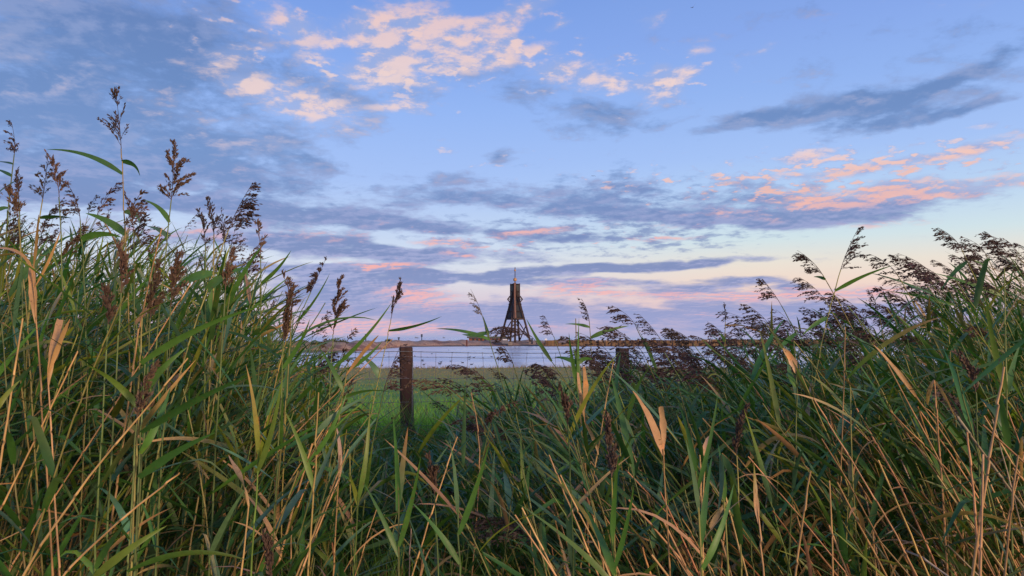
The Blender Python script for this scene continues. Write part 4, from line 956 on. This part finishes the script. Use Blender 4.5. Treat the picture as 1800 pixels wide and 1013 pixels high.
hero('reed with slim dark plume tilted left, first to the right of the right fence post', 3.4, [(1158, 592), (1180, 625), (1222, 690)], DR((1124, 553), .45, .4, .8), (), 3, lo=.3, hi=.7)
hero('reed with thick bushy dark plume hanging left over the long jetty', 3.2, [(1219, 605), (1245, 640), (1290, 705)], DR((1172, 577), .65, .4, 1.5), (), 3, lo=.3, hi=.7)
hero('thin straight upright reed with tiny knotted plume over the jetty', 3.4, [(1275, 566), (1273, 620), (1271, 740)], UP((1273, 538), .4, .2, .7), [(1274, 572, 1313, 574, 3.5, 2, 'tan'), (1273, 600, 1262, 585, 8, 2, 'deep')], 1, lo=.3, hi=.5)
hero('reed with wispy small plume just left of the thin straight upright reed', 3.8, [(1268, 586), (1290, 615), (1330, 680)], DR((1243, 565), .4, .4, .6), (), 3, lo=.3, hi=.7)
hero('broad leaved green reed standing before the jetty left of the right fence post', 2.6, [(1012, 560), (1012, 620), (1020, 720)], None, [(1011, 690, 1018, 556, 9, 2, 'mid'), (1012, 690, 1000, 585, 9, -2, 'mid'), (1012, 640, 1042, 632, 10, 5, 'mid'), (1012, 700, 1008, 610, 11, 3, 'lime'), (1012, 640, 975, 628, 10, 3, 'mid')], 2, lo=.2, hi=.5)
# the right clump
hero('reed with ragged dark plume, lowest in the front edge of the right clump', 3.0, [(1357, 578), (1378, 612), (1425, 700)], DR((1311, 535)), (), 4, lo=.3, hi=.75)
hero('reed with dark plume above the ragged lowest plume of the right clump', 3.0, [(1374, 538), (1398, 580), (1440, 660)], DR((1340, 490)), [(1400, 585, 1352, 640, 9, 4, 'mid')], 4, lo=.3, hi=.75)
hero('reed with long dark plume drooping left high at the front of the right clump', 2.9, [(1446, 483), (1466, 512), (1508, 590)], DR((1401, 440), .5, .45, 1.0), [(1455, 487, 1430, 487, 6, 2, 'deep')], 3, lo=.3, hi=.7)
hero('tall reed with upright feathery plume leaning right in the right clump', 2.8, [(1478, 474), (1462, 520), (1444, 600), (1425, 700)], UP((1509, 401), .6, .2, 1.0, .5, 'p', 1.0), [(1466, 510, 1572, 466, 11, 4, 'mid'), (1455, 560, 1410, 590, 9, 3, 'mid')], 3, lo=.3, hi=.7)
hero('reed with light drooping plume right of the upright feathery plume', 3.1, [(1577, 483), (1600, 520), (1650, 605)], DR((1529, 447), .55, .5, .8), (), 3, lo=.3, hi=.7)
hero('reed with arched comb like plume nearest the pale yellow sky', 3.1, [(1642, 487), (1672, 522), (1720, 600)], DR((1579, 446), .5, .5, .9), [(1680, 530, 1560, 512, 7, 3, 'mid')], 3, lo=.3, hi=.7)
hero('reed with highest drooping plume in the right clump', 2.9, [(1690, 438), (1715, 490), (1752, 570)], DR((1648, 400), .5, .45, 1.0), [(1700, 460, 1655, 510, 9, 4, 'deep')], 3, lo=.3, hi=.7)
hero('reed with thick dark plume at the right edge below the yellow sky', 2.8, [(1774, 450), (1802, 490), (1850, 570)], DR((1732, 407), .5, .4, 1.2), (), 3, lo=.3, hi=.7)
hero('reed with slim plume directly right of the highest drooping plume', 3.0, [(1728, 460), (1752, 500), (1795, 590)], DR((1690, 425), .45, .45, .9), (), 3, lo=.3, hi=.7)
hero('reed with dense dark plume behind the drooping plume at the front of the right clump', 3.2, [(1450, 528), (1474, 560), (1515, 640)], DR((1404, 487)), (), 3, lo=.3, hi=.7)
hero('reed with little pyramid shaped plume in the gap of the right clump', 3.3, [(1544, 549), (1552, 590), (1570, 670)], UP((1530, 510), .6, .4, .8, .5, 'p', -1.0), (), 3, lo=.3, hi=.7)
hero('reed with short comb plume right of the little pyramid shaped plume', 3.3, [(1583, 562), (1606, 592), (1650, 660)], DR((1545, 534), .5, .5, .8), (), 3, lo=.3, hi=.7)
hero('reed with dark hanging plume under the tall upright feathery plume', 3.0, [(1508, 562), (1530, 600), (1575, 680)], DR((1461, 515), .6, .4, 1.3), (), 3, lo=.3, hi=.7)
hero('reed with heavy dark plume deep in the right edge of the bed', 2.7, [(1760, 520), (1785, 560), (1830, 640)], DR((1706, 490), .6, .4, 1.4), [(1752, 500, 1640, 480, 9, 3, 'mid')], 3, lo=.3, hi=.7)
hero('tall reed with long broad lime green leaf at the right edge', 1.9, [(1765, 470), (1768, 640), (1772, 760), (1778, 900)], None, [(1768, 690, 1733, 520, 13, -5, 'lime'), (1768, 690, 1795, 600, 12, 3, 'mid'), (1770, 760, 1722, 700, 14, 5, 'glau'), (1772, 800, 1745, 640, 13, 3, 'mid')], 2, lo=.2, hi=.5)
# plumes hanging low over the bed
low = [('in front of the left fence post, leaning to the right', 2.2, (705, 606), (674, 690), (655, 750), UP((705, 606), .4, .5, .9, .6, 'p', 1.0)),
       ('drooping alone right of the left fence post', 2.4, (728, 668), (803, 692), (868, 745), None), ('hanging left over the shore edge of the open meadow', 2.6, (795, 641), (836, 660), (880, 720), None),
       ('hanging over the right end of the open meadow', 2.6, (832, 650), (872, 690), (915, 750), None), ('hanging over the water straight below the beacon tower', 2.7, (876, 598), (902, 640), (930, 720), None),
       ('above the pair of tan bent leaves', 2.8, (938, 640), (985, 662), (1040, 730), None), ('over the lagoon left of the right fence post', 2.9, (1030, 622), (1056, 652), (1092, 715), None),
       ('close right of the right fence post top', 2.9, (1122, 596), (1168, 620), (1215, 690), None), ('at the water line right of the right fence post', 3.0, (1130, 640), (1180, 668), (1235, 740), None),
       ('below the thick bushy plume over the jetty', 3.0, (1186, 612), (1236, 645), (1290, 720), None), ('largest of those lying over the lagoon at right', 2.8, (1250, 612), (1330, 655), (1385, 730), None),
       ('at the foot of the thin straight upright reed', 2.8, (1222, 660), (1268, 690), (1320, 760), None), ('at the right end of the visible lagoon', 2.9, (1330, 602), (1385, 625), (1440, 700), None),
       ('beneath the ragged lowest plume of the right clump', 2.7, (1370, 640), (1415, 665), (1470, 740), None), ('in the middle of the right clump', 2.7, (1500, 580), (1555, 606), (1610, 690), None),
       ('below the arched comb like plume', 2.7, (1585, 590), (1640, 612), (1700, 690), None), ('near the right edge above the tan canes', 2.5, (1700, 570), (1752, 600), (1810, 690), None),
       ('low over the meadow grass right of the left post', 2.3, (800, 738), (850, 760), (900, 830), None), ('sunk in leaves below the beacon tower', 2.2, (905, 706), (862, 745), (840, 830), UP((905, 706), .35, .4, 1.2, .6, 'b', -1.0))]
for (lab, D, t, b_, l_, pl_) in low:
    hero('reed with dark plume ' + lab, D, [b_, l_, (l_[0] + (l_[0] - b_[0]) * .8, l_[1] + 130)], pl_ or DR(t, .45, .45, .85, .6, 'b' if hr.random() < .2 else 'p'), (), 3, lo=.35, hi=.8)
# brown seed heads low in the front
for (lab, D, t, b_) in (('rust red narrow seed head left of the tan bent pair of leaves', 1.8, (984, 682), (998, 750)), ('rust red seed head below the wide peach leaf', 1.7, (1066, 735), (1075, 840)), ('brown seed head low at the bottom edge left of centre', 1.45, (462, 940), (480, 1040)),
                        ('brown seed head in the thicket right of the wide peach leaf', 1.9, (1312, 715), (1295, 800)), ('rust brown seed head in the right thicket below the drooping plumes', 1.8, (1680, 620), (1715, 690)), ('brown seed head standing in the low grass left of centre', 1.8, (752, 800), (764, 870))):
    hero('reed with ' + lab, D, [b_, (b_[0] + 6, b_[1] + 110), (b_[0] + 10, b_[1] + 260)], UP(t, .22, .1, 1.3, .2, 'b'), (), 2)
# dead stalks and bleached leaves
hero('tall dead stalk with blunt tan leaf and curled side leaves at the far left', 1.8, [(57, 480), (64, 590), (78, 760), (92, 1000)], None, [(62, 570, 56, 470, 13, -1, 'tan', 'tan', 1), (57, 490, -6, 437, 9, 18, 'tan'), (63, 505, 106, 408, 5, -3, 'tan'), (50, 470, 68, 378, 5, -1, 'tan')], 0, True)
hero('dead stalk with folded broad tan leaf beside the far left stalk', 1.7, [(84, 660), (92, 800), (105, 1000)], None, [(80, 676, 105, 563, 14, 3, 'tan', 'tan', 1), (96, 605, 123, 561, 9, 2, 'tan')], 0, True)
hero('dead stalk topped by an upright pair of peach leaves left of the right fence post', 2.2, [(1026, 690), (1028, 800), (1036, 1000)], None, [(1027, 722, 1024, 646, 14, 2, 'tan', 'pale', 1), (1020, 735, 1015, 655, 9, -2, 'tan', 'pale', 1), (1030, 740, 1052, 800, 7, 3, 'tan')], 0, True)
hero('dead stalk with wide pointed peach leaf leaning left below the right fence post', 1.8, [(1166, 790), (1170, 890), (1178, 1010)], None, [(1168, 800, 1112, 688, 19, 3, 'pale'), (1166, 790, 1161, 714, 12, 2, 'pale', 'pale', 1)], 0, True)
hero('thin dead stalk with curled tan tip in the grass left of centre', 1.8, [(598, 800), (592, 900), (585, 1010)], None, [(600, 850, 592, 752, 8, 4, 'pale')], 0, True)
hero('dead stalk with bent tan leaf at the bottom of the left clump', 1.5, [(437, 890), (428, 960), (418, 1040)], None, [(438, 892, 402, 800, 11, 4, 'tan')], 0, True)
hero('yellowing reed with long golden leaf between the left clump and the grass', 1.6, [(456, 760), (450, 880), (440, 1010)], None, [(457, 800, 432, 640, 10, 4, 'yel', 'tan'), (452, 830, 496, 660, 12, -6, 'lime')], 1, stemc='lime', lo=.3, hi=.5)
hero('yellowing reed with slim lime leaf right of the long golden leaf', 1.7, [(632, 830), (628, 920), (620, 1010)], None, [(630, 880, 650, 720, 11, -4, 'lime', 'yel'), (640, 890, 612, 830, 9, 2, 'yel')], 1, stemc='lime', lo=.3, hi=.5)
hero('dead stalk with orange leaf sheath slanting up to the left in the right thicket', 1.9, [(1540, 612), (1612, 690), (1680, 790), (1760, 930)], None, [(1618, 698, 1535, 606, 9, 2, 'tan')], 0, True)
hero('reed with pale edged cream leaf beneath the right clump', 2.0, [(1395, 600), (1408, 650), (1400, 760)], None, [(1408, 655, 1376, 612, 13, 4, 'pale'), (1406, 680, 1385, 640, 14, -4, 'mid')], 2)
hero('dead stalk with cream striped yellow leaf near the bottom right of centre', 1.6, [(1328, 860), (1336, 940), (1345, 1030)], None, [(1340, 920, 1325, 812, 11, -3, 'pale', 'yel')], 0, True)
hero('dead stalk with forked orange leaf in the right thicket', 1.9, [(1642, 668), (1650, 760), (1660, 900)], None, [(1644, 668, 1630, 712, 8, 2, 'tan'), (1644, 668, 1682, 740, 6, 3, 'tan')], 0, True)
hero('dead stalk with short pale leaf above the green shoots right of centre', 1.8, [(1238, 790), (1236, 880), (1232, 1000)], None, [(1238, 800, 1250, 764, 10, 2, 'pale')], 0, True)
hero('yellow edged golden leaf blade at the far left edge', 1.4, [(-14, 720), (-16, 850), (-18, 1000)], None, [(-12, 730, 36, 668, 12, 3, 'yel')], 0, stemc='lime')
# broad green shoots in the very front
hero('broad bladed green shoot with three splayed leaves at the bottom centre', 1.2, [(1072, 900), (1078, 960), (1084, 1040)], None, [(1080, 1030, 908, 884, 13, 8, 'lime'), (1082, 1010, 1022, 880, 15, 4, 'mid'), (1080, 950, 1088, 800, 11, 2, 'mid'), (1082, 1000, 1115, 850, 10, -3, 'mid')], 0, stemc='lime')
hero('wide lime green leaf curving up from the bottom left corner', 1.25, [(168, 1000), (160, 1040)], None, [(176, 1020, 294, 924, 18, 5, 'lime'), (175, 990, 236, 905, 13, 5, 'mid')], 0, stemc='lime')
hero('reed with long broad green leaf sweeping right in the left clump', 1.7, [(250, 560), (246, 700), (236, 860)], None, [(248, 640, 470, 535, 15, 12, 'mid'), (246, 700, 330, 610, 16, 6, 'mid'), (244, 720, 150, 640, 13, 8, 'lime')], 2, lo=.3, hi=.6)
hero('reed with wide dark green leaf sweeping right across the left clump', 1.6, [(255, 640), (248, 760), (240, 900)], None, [(252, 760, 440, 660, 20, 6, 'deep'), (250, 800, 300, 680, 15, -5, 'mid'), (248, 840, 380, 760, 18, 6, 'deep')], 1, lo=.3, hi=.6)
hero('cluster leading green shoot with broad upright blades right of centre', 1.5, [(1222, 790), (1228, 900), (1236, 1030)], None, [(1228, 900, 1205, 770, 11, 2, 'glau'), (1228, 860, 1262, 690, 9, -4, 'mid'), (1232, 960, 1252, 800, 13, 2, 'mid'), (1234, 1000, 1290, 850, 14, -6, 'mid'), (1226, 840, 1190, 700, 10, 4, 'mid')], 1, lo=.2, hi=.4)
hero('green shoot with grey green hanging blades right of the upright bladed shoot', 1.6, [(1268, 800), (1274, 900), (1282, 1030)], None, [(1270, 800, 1300, 880, 15, 6, 'glau'), (1270, 800, 1262, 900, 13, -4, 'glau'), (1274, 880, 1262, 780, 11, 3, 'mid')], 1, lo=.2, hi=.4)
hero('bright green leafy reed among the low grass left of centre', 1.6, [(560, 690), (556, 800), (545, 950)], None, [(558, 800, 610, 690, 10, -4, 'mid'), (556, 860, 500, 720, 11, 4, 'lime'), (556, 760, 640, 700, 12, 6, 'glau')], 1, lo=.3, hi=.5)
hero('green reed with upright pointed leaves at the front of the low gap', 1.5, [(700, 800), (702, 900), (700, 1030)], None, [(702, 900, 690, 720, 10, 2, 'mid'), (700, 960, 740, 800, 11, -3, 'mid'), (700, 980, 640, 850, 10, 3, 'mid')], 1, lo=.2, hi=.4)
hero('green reed with wide arching leaf in the low gap below the meadow', 1.5, [(800, 820), (806, 920), (810, 1030)], None, [(806, 940, 860, 780, 12, -3, 'mid'), (804, 900, 790, 770, 10, 2, 'glau'), (808, 990, 720, 880, 12, 5, 'mid')], 1, lo=.2, hi=.4)
hero('bent green leafed reed over the left end of the lagoon', 2.2, [(612, 640), (600, 720), (575, 830)], None, [(612, 650, 672, 600, 9, -4, 'mid'), (610, 660, 665, 590, 7, 2, 'tan'), (606, 690, 560, 610, 10, 3, 'mid'), (604, 700, 690, 690, 9, 8, 'mid')], 1, lo=.2, hi=.5)
# bare canes, top point then lower points
canes = [('long thin dead cane slanting from lower left up to the bushy plume', 1.9, (335, 500), (190, 730), (20, 985), .0026), ('dead cane with rusty tip slanting up right in the left clump', 1.6, (330, 630), (210, 770), (60, 960), .0034), ('dead cane with orange sheath low in the left clump', 1.5, (315, 832), (240, 890), (90, 1010), .0034),
         ('straight dead cane at the far left edge, slightly tilted', 1.6, (40, 560), (22, 680), (-5, 840), .0034), ('slanting dead cane crossing behind the folded tan leaf', 1.7, (136, 618), (70, 760), (-20, 930), .003), ('pale thin cane crossing the left end of the lagoon', 2.2, (690, 596), (560, 720), (430, 850), .0026),
         ('thick pale stem cane beside the bushy plumed reed', 1.9, (284, 402), (262, 480), (236, 620), .0032), ('thin straight dead cane rising against the sky in the right clump', 2.0, (1486, 575), (1480, 760), (1474, 960), .0024), ('tall orange dead cane at the right edge', 1.6, (1765, 645), (1742, 780), (1715, 960), .0042),
         ('dead cane leaning left at the right edge of the photo', 1.6, (1700, 760), (1712, 860), (1722, 980), .0036), ('dead cane upright in the bright bunch at bottom right', 1.5, (1728, 800), (1726, 900), (1722, 1010), .0036), ('tilted cane right of the bright bunch at bottom right', 1.5, (1790, 800), (1775, 900), (1765, 1010), .0034),
         ('dead cane leaning right with cut top below the right clump', 1.6, (1425, 828), (1410, 920), (1398, 1010), .0034), ('slim vertical cane beside the cut topped cane', 1.7, (1458, 845), (1462, 930), (1464, 1010), .0028), ('bright upright cane right of the wide peach leaf', 1.6, (1230, 800), (1234, 900), (1236, 1010), .003),
         ('cane slanting left beside the pair of peach leaves', 1.8, (965, 800), (1000, 890), (1050, 1000), .003), ('second slanting cane left of the rust red seed heads', 1.7, (985, 835), (1020, 910), (1075, 1010), .003), ('yellow cane bending right over the pair of peach leaves', 2.2, (1078, 636), (1062, 720), (1040, 850), .003),
         ('forked thin golden cane in front of the low meadow gap', 2.1, (828, 690), (852, 770), (842, 860), .0024), ('golden bundle cane slanting up right in the grass left of centre', 1.7, (612, 790), (575, 880), (530, 980), .0032), ('golden bundle cane nearest the thin curled tan tip', 1.65, (596, 840), (568, 910), (528, 1000), .0032),
         ('orange cane slanting right below the left fence post', 1.9, (804, 768), (790, 810), (770, 860), .0028), ('rusty cane crossing low at bottom centre', 1.5, (905, 905), (950, 960), (990, 1020), .0028), ('dead cane slanting down right across the right thicket', 1.8, (1560, 640), (1640, 790), (1730, 960), .0028), ('cane slanting down right beneath the drooping right plumes', 1.8, (1430, 700), (1510, 830), (1600, 980), .0028)]
for (lab, D, a_, b_, c_, rd) in canes:
    hero(lab, D, [a_, b_, c_], None, (), 0, True, rad=rd)

# ---- the rest of the nearest reeds, described by where they grow and what sets them apart
def zone(px):
    for x_, w_ in ((90, 'at the far left edge'), (180, 'below the crossing narrow plumes'), (270, 'below the tallest reed'), (350, 'below the bushy plume'), (440, 'below the arching plume'), (540, 'at the right side of the left clump'), (640, 'before the dune bush'), (720, 'before the left fence post'),
                   (800, 'before the open meadow'), (880, 'left of the beacon tower'), (960, 'below the beacon tower'), (1060, 'left of the right fence post'), (1140, 'below the right fence post'), (1230, 'below the bushy jetty plume'), (1330, 'below the thin straight reed'), (1430, 'at the left of the right clump'),
                   (1520, 'below the upright feathery plume'), (1620, 'below the pyramid shaped plume'), (1710, 'below the highest right plume')):
        if px < x_: return w_
    return 'at the far right edge'
ORD = ['leftmost', 'second', 'third', 'fourth', 'fifth', 'sixth', 'seventh', 'eighth', 'ninth', 'tenth', 'eleventh', 'twelfth', 'thirteenth', 'fourteenth', 'fifteenth', 'sixteenth']
r = np.random.default_rng(5); pop = []
N1 = 150
for q in range(N1):
    D = 1.75 + 1.6 * r.random(); px = -40 + (q + r.random()) / N1 * 1880
    if 600 < px < 850 and r.random() < .3: continue
    zt = ztop(px, D); H = float(np.clip((zt - .12) * (.62 + .34 * r.random()), .5, 2.2)); plumed = r.random() < .12 and D > 2.0
    pop.append((reed_shape(r, px, D, H, 'green', plumed), 'plumed green reed' if plumed else 'plumeless green reed', False))
N2 = 130
for q in range(N2):
    D = 1.65 + 1.5 * r.random(); px = -60 + (q + r.random()) / N2 * 1920
    if (540 < px < 880 and r.random() < .5) or (px < 540 and r.random() < .55): continue
    H = float(np.clip(ztop(px, D) * (.4 + .42 * r.random()), .4, 1.3)); sh = reed_shape(r, px, D, H, 'dry', False)
    pop.append((sh, 'bare dead cane' if not sh['leaves'] else 'dead cane with withered leaves', True))
groups = {}
for sh, look, dry in pop: groups.setdefault((look, zone(pix(sh['P'][-1])[0])), []).append((pix(sh['P'][-1])[0], sh, dry))
for (look, zn), lst in groups.items():
    lst.sort(key=lambda a_: a_[0])
    for k_, (_, sh, dry) in enumerate(lst):
        if len(lst) == 1: lab = look + ' ' + zn
        elif k_ == len(lst) - 1: lab = 'rightmost ' + look + ' ' + zn
        else: lab = ORD[k_] + (' from left, ' if k_ else ' ') + look + ' ' + zn
        place(sh, 'dry_reed_stalk' if dry else 'reed', lab, 'dead reed' if dry else 'reed', G_D if dry else G_R)
